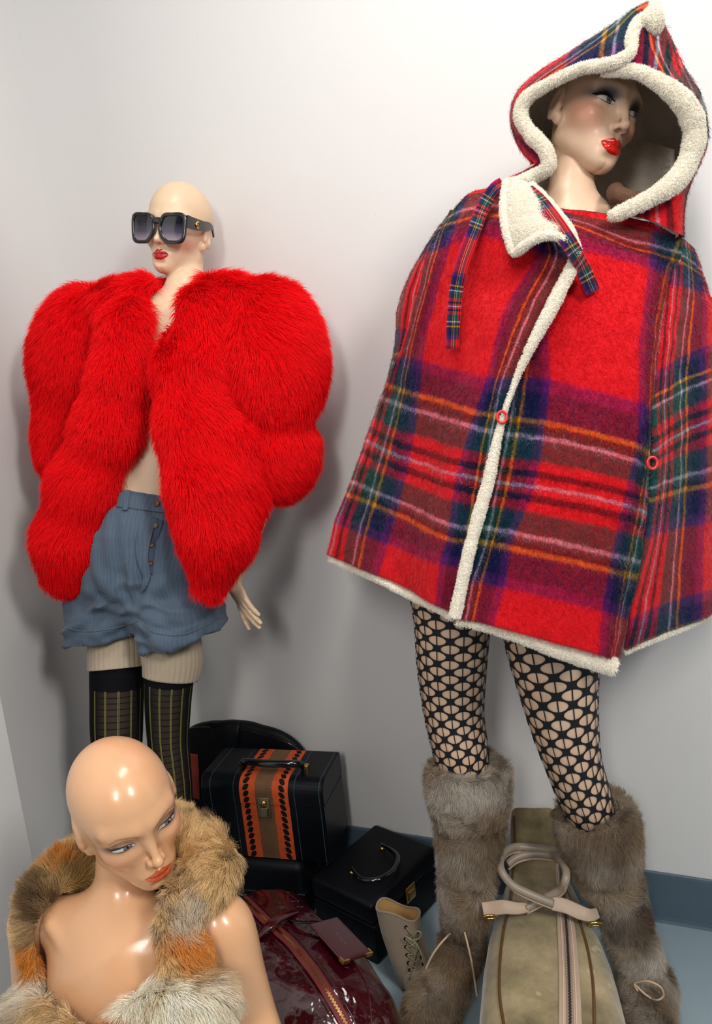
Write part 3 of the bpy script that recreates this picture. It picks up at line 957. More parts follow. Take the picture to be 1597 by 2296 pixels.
for off, r_ in ((-0.006, 0.0432),):
    c = F_S2 + LAT_F * off + np.array([0, 0, -0.006]); ax = nrm(LAT_F * 0.90 + np.array([0, 0, 0.25]))
    a = nrm(np.cross(ax, (0, 0, 1.0))); b = np.cross(ax, a)
    th = np.linspace(0, 2 * np.pi, 60, endpoint=False)
    fn = lambda Q: np.minimum(torso_F(Q), chain(Q, F_A2, 0.02))
    ring = c + np.cos(th)[:, None] * a * 0.03 + np.sin(th)[:, None] * b * 0.046
    for _ in range(25):                       # let the seam settle on the skin
        Q = ring.astype(np.float32); e = 0.001
        d = fn(Q); g = np.stack([fn(Q + np.eye(3, dtype=np.float32)[i] * e) - fn(Q - np.eye(3, dtype=np.float32)[i] * e) for i in range(3)], 1)
        ring = ring - (d[:, None] - 0.0002) * nrm(g) * 0.7
    v, f = tube(ring, 0.0011, 6, True)
    mk('arm_seam', v, f, M_SEAM, FM)

# ------------------------------------------------------------------ clothes of the figure in the corner
# --- sunglasses
SG = empty('sunglasses', L_POS, 'oversized square black sunglasses worn by the bald mannequin in the corner', 'sunglasses')
M_ACE = simple('black_acetate', lin(14, 15, 20), 0.18, coat=0.6)
gm = N('gradient_lens')
gz = gm.n('ShaderNodeSeparateXYZ', i_0=gm.uv()).outputs[1]
gm.set(Base_Color=gm.ramp(gz, [(0.0, lin(150, 138, 150)), (0.35, lin(70, 66, 84)), (0.75, lin(18, 20, 30)), (1, lin(10, 12, 18))]), Roughness=0.06, Coat_Weight=0.5)
M_LENS = gm.m
M_GOLD = simple('pale_gold', lin(226, 190, 120), 0.22, 1.0)


def wrap(x):
    """how far the front of the glasses stands ahead of the face at x"""
    return 0.0920 - 1.7 * x * x


def lens_outline(side, k, n=140):
    """rounded square lens outline, k scales it; x outward"""
    th = np.linspace(0, 2 * np.pi, n, endpoint=False)
    c_, s_ = np.cos(th), np.sin(th)
    e = 0.50
    x = np.sign(c_) * np.abs(c_) ** e; z = np.sign(s_) * np.abs(s_) ** e
    hw, hh = 0.0345 * k[0], 0.0345 * k[1]
    X = hw * x * (1 + 0.07 * z); Z = hh * z
    X = X + np.where((x < 0) & (z > 0.2), 0.010 * np.clip(z, 0, 1) * np.clip(-x, 0, 1) ** 1.5, 0) + np.where((x < 0) & (z < 0), 0.013 * np.clip(-z, 0, 1) ** 1.6 * np.clip(-x, 0, 1) ** 1.5, 0)
    Z = Z + 0.0035 * np.clip(x, 0, 1) * np.clip(z, 0, 1)
    return side * (0.0385 + X), -0.0135 + Z


fr = MB()
for side in (1, -1):
    loops = []
    for k, dy in (((1.0, 1.0), -0.0022), ((1.0, 1.0), 0.0020), ((0.97, 0.97), 0.0032), ((0.80, 0.80), 0.0030), ((0.77, 0.77), 0.0012), ((0.77, 0.77), -0.0022)):
        x, z = lens_outline(side, k)
        loops.append(np.stack([x, wrap(x) + dy, z], 1))
    v = np.concatenate(loops); n = len(loops[0])
    f = grid_faces(6, n, True, True)
    if side > 0: f = f[:, ::-1]
    fr.add(L_XF(v), f)
br = crom([(-0.0125, wrap(0.0125) - 0.0006, 0.0005), (-0.005, wrap(0) + 0.0004, 0.0030), (0.005, wrap(0) + 0.0004, 0.0030), (0.0125, wrap(0.0125) - 0.0006, 0.0005)], 18)
v, f = tube(br, 0.0046, 12, flat=1.7, ref=(0, 0, 1)); fr.add(L_XF(v), f)
front = fr.build('frame', M_ACE, SG)
for side in (1, -1):
    x, z = lens_outline(side, (0.80, 0.80))
    rings = []
    for k in (1.0, 0.75, 0.5, 0.25, 0.0005):
        xx = side * 0.0385 + (x - side * 0.0385) * k; zz = -0.0135 + (z + 0.0135) * k
        rings.append(np.stack([xx, wrap(xx) + 0.0006 + 0.0010 * (1 - k * k), zz], 1))
    v = np.concatenate(rings); n = len(x)
    f = grid_faces(5, n, True)
    if side < 0: f = f[:, ::-1]
    uvv = np.stack([v[:, 0] / 0.06, (v[:, 2] + 0.0135) / 0.056 + 0.5], 1)
    mk('lens', L_XF(v), f, M_LENS, front, True, uv=uvv)
    # temple arm: a deep bar that narrows towards the ear and bends down behind it
    pth = crom([(side * 0.0725, 0.0815, 0.004), (side * 0.0765, 0.056, 0.0035), (side * 0.0790, 0.020, 0.006), (side * 0.0775, -0.010, 0.012), (side * 0.0755, -0.030, 0.010), (side * 0.0725, -0.044, -0.006)], 30)
    hgt = np.interp(np.linspace(0, 1, 30), [0, 0.25, 0.55, 0.8, 1], [0.0140, 0.0130, 0.0095, 0.0045, 0.0032])
    T = nrm(np.gradient(pth, axis=0)); up_ = np.array([0, 0, 1.0]) - T * T[:, 2:]
    up_ = nrm(up_); w_ = np.cross(T, up_)
    sec = [(-1, -1), (-1, 1), (1, 1), (1, -1)]
    v = np.concatenate([[p + a * w * 0.0019 + b * u_ * h for a, b in sec] for p, w, u_, h in zip(pth, w_, up_, hgt)])
    f = grid_faces(30, 4, True).tolist() + [[3, 2, 1, 0], [116, 117, 118, 119]]
    if side > 0: f = [q[::-1] for q in f]
    tp = mk('temple_arm', L_XF(v), f, M_ACE, SG, False)
    # gold disc with two interlocked dark loops, near the hinge
    c = np.array([side * 0.0805, 0.046, 0.0035]); ax = np.array([side * 1.0, 0.10, 0])
    th = np.linspace(0, 2 * np.pi, 32, endpoint=False)
    disc = [c + ax * d_ + np.stack([0 * th, np.cos(th) * r_ * 0.80, np.sin(th) * r_], 1) for r_, d_ in ((0.0088, -0.0014), (0.0088, 0.0006), (0.0080, 0.0012), (0.0005, 0.0012))]
    v = np.concatenate(disc); f = grid_faces(4, 32, True)
    if side < 0: f = f[:, ::-1]
    em = tag(mk('emblem', L_XF(v), f, M_GOLD, tp, True), 'round pale gold emblem')
    for o_, t0 in ((-0.0016, 0.6), (0.0016, 0.6 + math.pi)):
        t_ = np.linspace(t0, t0 + 5.0, 22)
        ring = c + ax * 0.0016 + np.stack([0 * t_, o_ + np.cos(t_) * 0.0030, np.sin(t_) * 0.0046], 1)
        ring = np.concatenate([ring, ring[-1:] + np.array([[0, -o_ * 1.1, 0]])])
        v, f = tube(ring, 0.0007, 6, ref=(1, 0, 0.1)); mk('monogram', L_XF(v), f, M_ACE, em)

# --- red fur coat
RC = empty('fur_coat', P(330, 900, -0.25), 'huge fluffy bright red fur coat hanging open on the corner mannequin', 'coat')
M_RED = simple('red_pelt', lin(190, 0, 4), 0.9)
M_REDF = hair_mat('red_fur_strands', 0.55, 0.0, 0.12)


L_ARMS = ([(*L_SH_L, 0.033), (*P(600, 850, -0.19), 0.035), (*P(605, 1020, -0.20), 0.031), (*P(565, 1180, -0.215), 0.027), (*P(522, 1300, -0.235), 0.0205)],
          [(*L_SH_R, 0.033), (*P(165, 850, -0.22), 0.035), (*P(150, 1010, -0.24), 0.031), (*P(143, 1125, -0.245), 0.026), (*P(138, 1222, -0.252), 0.021)])


def body_L(Q):
    d = np.minimum(torso_L(Q), cone(Q, P(411, 610, -0.157), L_NECK, 0.047, 0.047))
    for pts in L_ARMS:
        S = crom(np.asarray(pts, float), 12)
        d = np.minimum(d, chain(Q, S, 0.01))
    return d


def coat_L(Q):
    # back and shoulders
    d = cone(Q, P(262, 690, -0.185), P(525, 684, -0.165), 0.058, 0.060)
    d = su(d, cone(Q, P(262, 700, -0.225), P(322, 668, -0.215), 0.050, 0.042), 0.02)
    d = su(d, cone(Q, P(530, 694, -0.205), P(478, 672, -0.195), 0.052, 0.044), 0.02)
    d = su(d, ell(Q, P(380, 830, -0.125), (0.22, 0.055, 0.20), RL), 0.05)
    d = su(d, ell(Q, P(350, 1030, -0.160), (0.20, 0.055, 0.16), RL), 0.05)
    # sleeve on the corner side
    s1 = ell(Q, P(192, 800, -0.205), (0.118, 0.105, 0.160), RL)
    s1 = su(s1, ell(Q, P(150, 960, -0.235), (0.062, 0.075, 0.105), RL), 0.05)
    s1 = su(s1, ell(Q, P(150, 1030, -0.255), (0.050, 0.055, 0.050), RL), 0.03)
    d = su(d, s1, 0.025)
    # front on that side: broad at the chest, rounded tail
    p1 = chain(Q, [(*P(318, 682, -0.225), 0.036), (*P(296, 745, -0.272), 0.048), (*P(280, 850, -0.305), 0.052), (*P(248, 960, -0.325), 0.056), (*P(194, 1090, -0.350), 0.058), (*P(160, 1210, -0.365), 0.059), (*P(153, 1278, -0.368), 0.049)], 0.06)
    d = su(d, p1, 0.007)
    # other sleeve with its fuller cuff
    s2 = ell(Q, P(592, 795, -0.185), (0.118, 0.105, 0.155), RL)
    s2 = su(s2, ell(Q, P(632, 850, -0.195), (0.082, 0.090, 0.130), RL), 0.04)
    s2 = su(s2, ell(Q, P(622, 1015, -0.205), (0.082, 0.080, 0.100), RL), 0.022)
    d = su(d, s2, 0.025)
    p2 = chain(Q, [(*P(480, 672, -0.200), 0.040), (*P(450, 725, -0.255), 0.052), (*P(432, 830, -0.300), 0.058), (*P(440, 960, -0.330), 0.060), (*P(470, 1090, -0.350), 0.066), (*P(484, 1190, -0.362), 0.056), (*P(470, 1302, -0.366), 0.029)], 0.06)
    p2 = su(p2, chain(Q, [(*P(520, 1000, -0.290), 0.060), (*P(540, 1110, -0.290), 0.046), (*P(515, 1210, -0.300), 0.040), (*P(492, 1270, -0.310), 0.030)], 0.02), 0.04)
    d = su(d, p2, 0.007)
    # open down the front and round the neck
    d = ss(d, chain(Q, [(*P(411, 640, -0.19), 0.047), (*P(385, 705, -0.29), 0.026), (*P(352, 830, -0.42), 0.001)], 0.02), 0.012)
    d = np.maximum(d, 0.011 - body_L(Q))
    return d


V, F = sdf_mesh(coat_L, (0.05, -0.47, 0.70), (1.02, -0.022, 1.62), 0.007)
mk('pelt', V, F, M_RED, RC)
front_only = lambda c, n: np.where(((c - CAM) * n).sum(1) < 0.25, 1.0, 0.08)
p, n, _, _ = tri_sample(V, F, 230000, front_only)
cx = P(352, 860, -0.25)
side = np.sign((p - cx) @ LAT_L)[:, None]
comb = np.array([0, 0, -1.0]) + 0.30 * LAT_L * side * np.clip(np.abs((p - cx) @ LAT_L) / 0.2, 0, 1)[:, None]
comb = comb + 0.8 * np.stack([vnoise(p, 9, i) for i in range(3)], 1) + 0.5 * np.clip(n[:, 2:], 0, 1) * np.array([0, 0, 1.0])
jj = vnoise(p, 40, 5) * 0.5 + 0.5
rc = lin(255, 4, 12) * (0.80 + 0.35 * rng.random((len(p), 1))) + np.array([0, 0.002, 0.004])
fur('fur', RC, p, n, comb, 0.031 * (0.7 + 0.6 * rng.random(len(p))), rc, M_REDF, width=0.00040, lift=0.42, K=5, clump=0.36, clumps=11000, wild=0.26, droop=0.2)

# --- denim shorts
DS = empty('denim_shorts', P(322, 1280, -0.28), 'pleated grey blue denim shorts with an open button fly', 'shorts')
dm = N('chambray_denim')
du = dm.obj()
wv = dm.n('ShaderNodeTexWave', wave_type='BANDS', bands_direction='X')
dm.t.links.new(du, wv.inputs['Vector']); wv.inputs['Scale'].default_value = 42; wv.inputs['Distortion'].default_value = 1.2; wv.inputs['Detail'].default_value = 2
big = dm.noise(14, 4, 0.6, du)
c1 = dm.mix(big, lin(50, 66, 84), lin(88, 106, 124))
c2 = dm.mix(dm.math('MULTIPLY', wv.outputs[0], 0.13), c1, lin(120, 138, 154))
dm.set(Base_Color=dm.mix(dm.math('MULTIPLY', dm.noise(420, 2, 0.6, du), 0.4), c2, lin(56, 74, 96)), Roughness=0.85, Sheen_Weight=0.15)
dm.bump(dm.noise(500, 2, 0.6, du), 0.25, 0.0008)
M_DEN = dm.m
M_BRZ = simple('bronze_button', lin(88, 68, 50), 0.45, 0.8)
RS = rot(LAT_L, (0, 0.12, 1.0))


def flat_chain(Q, pts, k, ratio=0.92):
    """round cones squeezed front to back"""
    c = np.asarray(P(322, 1280, -0.285), np.float32)
    q = (Q - c) @ RS.astype(np.float32); q[:, 1] /= ratio
    out = []
    for a in pts:
        w = (np.asarray(a[:3]) - c) @ RS; w[1] /= ratio
        out.append((*w, a[3]))
    return chain(q, out, k) * ratio


def shorts(Q):
    W = lambda px, py, Y, hw: (*P(px, py, Y), m_px(hw, P(px, py, Y)))
    d = flat_chain(Q, [W(322, 1128, -0.262, 92), W(322, 1200, -0.275, 120), W(318, 1275, -0.285, 132)], 0.05)
    a = flat_chain(Q, [W(262, 1290, -0.292, 106), W(240, 1385, -0.318, 88), W(232, 1520, -0.345, 88)], 0.03)
    b = flat_chain(Q, [W(380, 1290, -0.292, 106), W(404, 1390, -0.318, 92), W(412, 1540, -0.345, 88)], 0.03)
    d = su(su(d, a, 0.03), b, 0.03)
    d = np.minimum(d, np.minimum(a, b))
    # cut at the waist and at the sloping hems
    def plane(p0, n0): return (Q - np.asarray(p0, np.float32)) @ np.asarray(nrm(n0), np.float32)
    d = np.maximum(d, plane(P(322, 1098, -0.262), UP_L))
    x = (Q - np.asarray(P(318, 1400, -0.3), np.float32)) @ np.asarray(LAT_L, np.float32)
    zl = float(P(235, 1450, -0.405)[2]); zr = float(P(400, 1462, -0.405)[2])
    hem = np.where(x < 0, zl + 0.10 * (x + 0.08), zr + 0.20 * (x - 0.09))
    d = np.maximum(d, hem.astype(np.float32) - Q[:, 2])
    for pts in (L_LEG_R, L_LEG_L):
        d = np.maximum(d, 0.017 - chain(Q, crom(np.asarray(pts, float), 24)[:12], 0.01))
    d = np.maximum(d, 0.016 - coat_L(Q))
    return np.maximum(d, 0.008 - torso_L(Q))


V, F = sdf_mesh(shorts, (0.15, -0.47, 0.66), (0.72, -0.13, 1.16), 0.0045)
gap = P(318, 1395, -0.33)
xl = (V - P(322, 1300, -0.3)) @ LAT_L
zz = V[:, 2]
g = np.stack([shorts(V.astype(np.float32) + np.eye(3, dtype=np.float32)[i] * 0.003) - shorts(V.astype(np.float32) - np.eye(3, dtype=np.float32)[i] * 0.003) for i in range(3)], 1)
g = nrm(g)
zh = float(P(320, 1330, -0.3)[2])
pleat = np.sin(xl * 165) * np.clip((zz - zh) / 0.10, 0, 1) * 0.0022
crk = np.abs(vnoise(np.stack([xl * 0.8, V[:, 1], zz * 1.9 + xl * 0.6 * np.sign(xl)], 1), 17, 3))
crk2 = vnoise(np.stack([xl, V[:, 1], zz * 1.5], 1), 34, 8)
low = np.clip((zh + 0.08 - zz) / 0.08, 0.15, 1)
xc = (V - P(318, 1385, -0.36)) @ LAT_L; zc_ = zz - float(P(318, 1385, -0.40)[2])
rr_ = np.hypot(xc, zc_); tt_ = np.arctan2(zc_, np.abs(xc))
rays = np.sin(tt_ * 8.5 + 1.2 * np.sign(xc) + 1.6 * vnoise(V, 14, 6)) * np.exp(-((rr_ - 0.085) / 0.05) ** 2) * 0.0065
hem_z = np.where((V - P(318, 1400, -0.3)) @ LAT_L < 0, float(P(235, 1450, -0.405)[2]) + 0.10 * ((V - P(318, 1400, -0.3)) @ LAT_L + 0.08), float(P(400, 1462, -0.405)[2]) + 0.20 * ((V - P(318, 1400, -0.3)) @ LAT_L - 0.09))
band = np.clip((hem_z + 0.036 - zz) / 0.003, 0, 1) * 0.0032
V32 = V.astype(np.float32)
inner = np.minimum(np.minimum(*[chain(V32, crom(np.asarray(q_, float), 24)[:12], 0.01) for q_ in (L_LEG_R, L_LEG_L)]) - 0.010, torso_L(V32))
outer_ = np.clip((inner - 0.011) / 0.008, 0, 1)
V2 = V + g * outer_[:, None] * (rays + band + pleat + low * (0.016 * (0.30 - crk) + 0.0035 * crk2))[:, None]
body = mk('shorts_body', V2, F, M_DEN, DS)
from mathutils.bvhtree import BVHTree


class Surf:
    """finds the point of a mesh that lies under a pixel of the photograph"""
    def __init__(self, v, f):
        self.t = BVHTree.FromPolygons(np.asarray(v).tolist(), f.tolist() if isinstance(f, np.ndarray) else f)

    def hit(self, px, py, lift=0.0):
        d = nrm(FW + RT * (px - IW / 2) / FPX - UP * (py - IH / 2) / FPX)
        r = self.t.ray_cast(Vector(CAM), Vector(d))
        if r[0] is None: return None, None
        n = np.array(r[1]); n = n if n @ d < 0 else -n
        return np.array(r[0]) + n * lift, n

    def line(self, pts, n, lift=0.0):
        q = crom(np.asarray(pts, float), n)
        out = [self.hit(a, b, lift) for a, b in q]
        ok = [o for o in out if o[0] is not None]
        return np.array([o[0] for o in ok]), np.array([o[1] for o in ok])

    def near(self, p):
        r = self.t.find_nearest(Vector(p))
        return np.array(r[0]), np.array(r[1])


def ribbon(path, nor, width, thick, seg_up=None):
    """flat strap along a path lying on normals nor"""
    T = nrm(np.gradient(path, axis=0)); W = nrm(np.cross(nor, T)); Nn = np.cross(T, W)
    w = np.broadcast_to(np.asarray(width, float), (len(path),))[:, None]
    prof = [(-1, 0), (-1, 0.8), (-0.85, 1), (0.85, 1), (1, 0.8), (1, 0)]
    v = np.stack([path + W * w * a + Nn * thick * b for a, b in prof], 1)
    k = len(prof)
    f = grid_faces(len(path), k, True).tolist() + [list(range(k))[::-1], [(len(path) - 1) * k + i for i in range(k)]]
    uv = np.stack([np.tile([0, 0.05, 0.1, 0.9, 0.95, 1], len(path)), np.repeat(np.concatenate([[0], np.cumsum(np.linalg.norm(np.diff(path, axis=0), axis=1))]), k)], 1)
    return v.reshape(-1, 3), f, uv


def button(p, n, r, name, mat, parent, h=0.003):
    a = nrm(np.cross(n, (0, 0, 1.0))); b = np.cross(n, a)
    th = np.linspace(0, 2 * np.pi, 24, endpoint=False)
    c_ = np.cos(th)[:, None] * a + np.sin(th)[:, None] * b
    v = np.concatenate([p + c_ * r + n * (-0.001), p + c_ * r + n * h * 0.7, p + c_ * r * 0.86 + n * h, p + c_ * r * 0.62 + n * h * 0.7, p + c_ * 0.02 * r + n * h * 0.8])
    return mk(name, v, grid_faces(5, 24, True), mat, parent)


sf = Surf(V2, F)
pth, nn = sf.line([(262, 1121), (290, 1124), (320, 1129), (352, 1134), (385, 1138)], 24, 0.001)
v, f, uv = ribbon(pth, nn, 0.0155, 0.0028); mk('waistband', v, f, M_DEN, DS, True)
pth, nn = sf.line([(288, 1102), (284, 1122), (281, 1146)], 10, 0.004)
v, f, uv = ribbon(pth, nn, 0.0055, 0.002); mk('belt_loop', v, f, M_DEN, DS)
pp, nn_ = sf.hit(351, 1131, 0.004); button(pp, nn_, 0.0072, 'button', M_BRZ, DS)
pth, nn = sf.line([(352, 1165), (345, 1200), (338, 1235), (336, 1268), (338, 1288)], 20, 0.0006)
v, f, uv = ribbon(pth, nn, np.linspace(0.014, 0.004, len(pth)), 0.0016)
mk('fly_facing', v, f, simple('dark_denim', lin(58, 72, 96), 0.9, noise=(60, 0.2)), DS)
for q in ((349, 1179), (339, 1221), (337, 1261)):
    pp, nn_ = sf.hit(*q, 0.002)
    button(pp, nn_, 0.0058, 'button', M_BRZ, DS)
pth, nn = sf.line([(338, 1158), (326, 1190), (320, 1225), (322, 1262), (330, 1295), (322, 1325)], 26, 0.003)
v, f, uv = ribbon(pth, nn, np.interp(np.linspace(0, 1, len(pth)), [0, 0.4, 1], [0.016, 0.014, 0.004]), 0.0035); mk('fly_flap', v, f, M_DEN, DS)
for pts in ([(152, 1408), (190, 1416), (240, 1412), (285, 1400), (309, 1394)], [(323, 1402), (352, 1420), (400, 1424), (450, 1408), (493, 1382)]):
    pth, nn = sf.line(pts, 40, 0.0005)
    v, f, uv = ribbon(pth, nn, 0.0012, 0.0016)
    mk('hem_seam', v, f, M_DEN, DS)

# --- ribbed knit cuffs below the shorts
M_KNIT = simple('beige_rib_knit', lin(176, 160, 138), 0.9, noise=(300, 0.12), sheen=0.2)


def rib_cuff(name, label, rings, ribs):
    q = np.array([(*P(a, b, Y), m_px(h, P(a, b, Y))) for a, b, Y, h in rings])
    S = crom(q, 26)
    path = S[:, :3]
    T = nrm(np.gradient(path, axis=0)); A = nrm(RT - (T @ RT)[:, None] * T); B = np.cross(T, A)
    m = ribs * 8
    th = np.linspace(0, 2 * np.pi, m, endpoint=False)
    rr = S[:, 3:4] * (1 + 0.018 * np.abs(np.cos(th * ribs * 0.5)) ** 0.5 - 0.012)[None]
    v = path[:, None] + rr[..., None] * (np.cos(th)[None, :, None] * A[:, None] + np.sin(th)[None, :, None] * B[:, None])
    o = mk(name, v.reshape(-1, 3), grid_faces(26, m, True), M_KNIT, None)
    mod(o, 'SOLIDIFY', thickness=0.002, offset=-1)
    return tag(o, label, 'leg warmer', 'ribbed knit leg warmers')


rib_cuff('leg_warmer', 'beige ribbed knit cuff on the leg nearer the corner, above a bare strip of thigh', [(262, 1425, -0.311, 61), (263, 1450, -0.318, 64), (263, 1475, -0.325, 65), (264, 1498, -0.332, 65)], 34)
rib_cuff('leg_warmer', 'beige ribbed knit cuff overlapping the stocking on the leg nearer the cases', [(383, 1430, -0.310, 65), (385, 1455, -0.316, 67), (387, 1485, -0.324, 67), (383, 1520, -0.334, 62)], 34)

# --- over-knee stockings
sm = N('sheer_striped_stocking')
suv = sm.n('ShaderNodeSeparateXYZ', i_0=sm.uv())
U_, V_ = suv.outputs[0], suv.outputs[1]
ph = sm.math('FRACT', sm.math('MULTIPLY', U_, 13.0))
l1 = sm.math('LESS_THAN', sm.math('ABSOLUTE', sm.math('SUBTRACT', ph, 0.44)), 0.022)
l2 = sm.math('LESS_THAN', sm.math('ABSOLUTE', sm.math('SUBTRACT', ph, 0.53)), 0.022)
line = sm.math('MAXIMUM', l1, l2)
hz = sm.math('LESS_THAN', sm.math('FRACT', sm.math('MULTIPLY', V_, 72.0)), 0.2)
band = sm.math('LESS_THAN', V_, 0.056)
line = sm.math('MULTIPLY', line, sm.math('SUBTRACT', 1.0, band))
colr = sm.mix(line, sm.mix(hz, lin(8, 8, 13), lin(4, 4, 8)), lin(132, 126, 70))
sm.set(Base_Color=colr, Roughness=0.8, Specular_IOR_Level=0.15)
lw = sm.n('ShaderNodeLayerWeight', i_0=0.45).outputs[1]
den = sm.math('ADD', 0.70, sm.math('MULTIPLY', lw, 0.6))
den = sm.math('MAXIMUM', den, sm.math('MAXIMUM', band, line))
den = sm.math('MAXIMUM', den, sm.math('MULTIPLY', hz, 0.88))
sm.set(Alpha=sm.math('MINIMUM', den, 1.0))
M_STK = sm.m


def stocking(pts, i0, off, label, v0=0.0):
    S = crom(np.asarray(pts, float), 160)
    S = S[i0:-14]
    path = S[:, :3]; T = nrm(np.gradient(path, axis=0)); A = nrm(RT - (T @ RT)[:, None] * T); B = np.cross(T, A)
    th = np.linspace(0, 2 * np.pi, 49)
    v = path[:, None] + (S[:, 3] + off)[:, None, None] * (np.cos(th)[None, :, None] * A[:, None] + np.sin(th)[None, :, None] * B[:, None])
    L = np.concatenate([[0], np.cumsum(np.linalg.norm(np.diff(path, axis=0), axis=1))]) + v0
    uv = np.stack(np.broadcast_arrays(np.linspace(0, 1, 49)[None], L[:, None]), -1)
    o = mk('stocking', v.reshape(-1, 3), grid_faces(len(S), 49), M_STK, None, True, uv=uv.reshape(-1, 2))
    return tag(o, label, 'stocking', 'sheer striped stockings')


def start(pts, py):
    S = crom(np.asarray(pts, float), 160)
    z = P(320, py, -0.345)[2]
    return int(np.argmin(np.abs(S[:, 2] - z)))


stocking(L_LEG_R, start(L_LEG_R, 1497), 0.0026, 'sheer dark stocking with olive stripes and a wide black top band, leg nearer the corner')
stocking(L_LEG_L, start(L_LEG_L, 1500), 0.0026, 'sheer dark striped stocking whose top hides under the knit cuff, leg nearer the cases', 0.022)

# ------------------------------------------------------------------ the tartan cape
# colour of the cloth at (u, v): one sett is 1 unit; warp and weft share the same stripes
T_RED, T_PUR, T_NAVY, T_GRN = lin(208, 20, 30), lin(84, 18, 92), lin(14, 18, 62), lin(8, 62, 58)
T_YEL, T_WHT, T_BLK, T_MAR = lin(206, 138, 30), lin(196, 186, 200), lin(14, 10, 20), lin(120, 16, 30)
HALF = [(0.0, T_RED), (0.168, T_RED), (0.182, T_PUR), (0.208, T_PUR), (0.222, T_NAVY), (0.294, T_NAVY), (0.3015, T_YEL), (0.3085, T_YEL), (0.316, T_BLK), (0.342, T_GRN),
        (0.3485, T_WHT), (0.3545, T_WHT), (0.360, T_GRN), (0.418, T_GRN), (0.430, T_RED), (0.450, T_RED), (0.456, T_BLK), (0.472, T_BLK), (0.478, T_RED), (0.493, T_RED), (0.4975, T_WHT), (0.50, T_WHT)]
HP = np.array([h[0] for h in HALF]); HC = np.array([h[1] for h in HALF])


def stripe_np(u):
    a = np.abs(u - np.round(u))
    return np.stack([np.interp(a, HP, HC[:, i]) for i in range(3)], -1)


def tartan_np(u, v):
    a, b = stripe_np(u), stripe_np(v)
    return 0.45 * 0.5 * (a + b) + 0.55 * np.sqrt(a * b)


def tartan_mat(name, scale=1.0, fuzz=1.0):
    m = N(name)
    uv = m.uv()
    if fuzz:
        nz = m.n('ShaderNodeTexNoise'); nz.inputs['Scale'].default_value = 55; nz.inputs['Detail'].default_value = 3
        m.t.links.new(m.obj(), nz.inputs['Vector'])
        sh = m.n('ShaderNodeVectorMath', operation='SUBTRACT', i_0=nz.outputs[1]); sh.inputs[1].default_value = (0.5, 0.5, 0.5)
        sc = m.n('ShaderNodeVectorMath', operation='SCALE', i_0=sh.outputs[0]); sc.inputs['Scale'].default_value = 0.016 * fuzz
        ad = m.n('ShaderNodeVectorMath', operation='ADD', i_0=uv, i_1=sc.outputs[0])
        uv = ad.outputs[0]
    s = m.n('ShaderNodeSeparateXYZ', i_0=uv)
    def stripe(x):
        a = m.math('PINGPONG', m.math('MULTIPLY', x, scale), 0.5)
        return m.ramp(m.math('MULTIPLY', a, 2.0), [(p * 2, c) for p, c in HALF])
    cu, cv = stripe(s.outputs[0]), stripe(s.outputs[1])
    f = m.noise(330, 2, 0.7, m.obj())
    k = m.ramp(f, [(0.36, (0.22, 0.22, 0.22)), (0.64, (0.78, 0.78, 0.78))])
    col = m.mix(m.n('ShaderNodeSeparateColor', i_0=k).outputs[0], cu, cv)
    gm_ = m.n('ShaderNodeGamma', i_0=m.mix(1.0, cu, cv, 'MULTIPLY')); gm_.inputs[1].default_value = 0.5
    col = m.mix(0.55, col, gm_.outputs[0])
    m.set(Base_Color=col, Roughness=0.95, Sheen_Weight=0.15, Specular_IOR_Level=0.15)
    m.bump(m.noise(260, 4, 0.7, m.obj()), 0.5, 0.002)
    return m.m


M_TART = tartan_mat('mohair_tartan')
M_RIB = tartan_mat('tie_tartan', 1.0, 0.0)
flm = N('cream_fleece')
fo_ = flm.obj()
flm.set(Base_Color=flm.mix(flm.noise(60, 4, 0.6, fo_), lin(228, 219, 202), lin(246, 240, 226)), Roughness=0.95, Sheen_Weight=0.3)
flm.bump(flm.noise(170, 4, 0.7, fo_), 0.8, 0.004)
M_FLE = flm.m
M_FUZZ = hair_mat('mohair_fuzz', 0.8, 0.0, 0.1)
M_FLEF = hair_mat('fleece_pile', 0.8, 0.0, 0.1)
CP = empty('hooded_cape', P(1220, 950, -0.33), 'hooded red tartan mohair cape with cream fleece lining and edging', 'cape')


def net(rows):
    """rows of (px, py, Y, u, v) -> control net in the room with its cloth coordinates"""
    return np.array([[list(P(a, b, Y)) + [u, v] for a, b, Y, u, v in r] for r in rows])


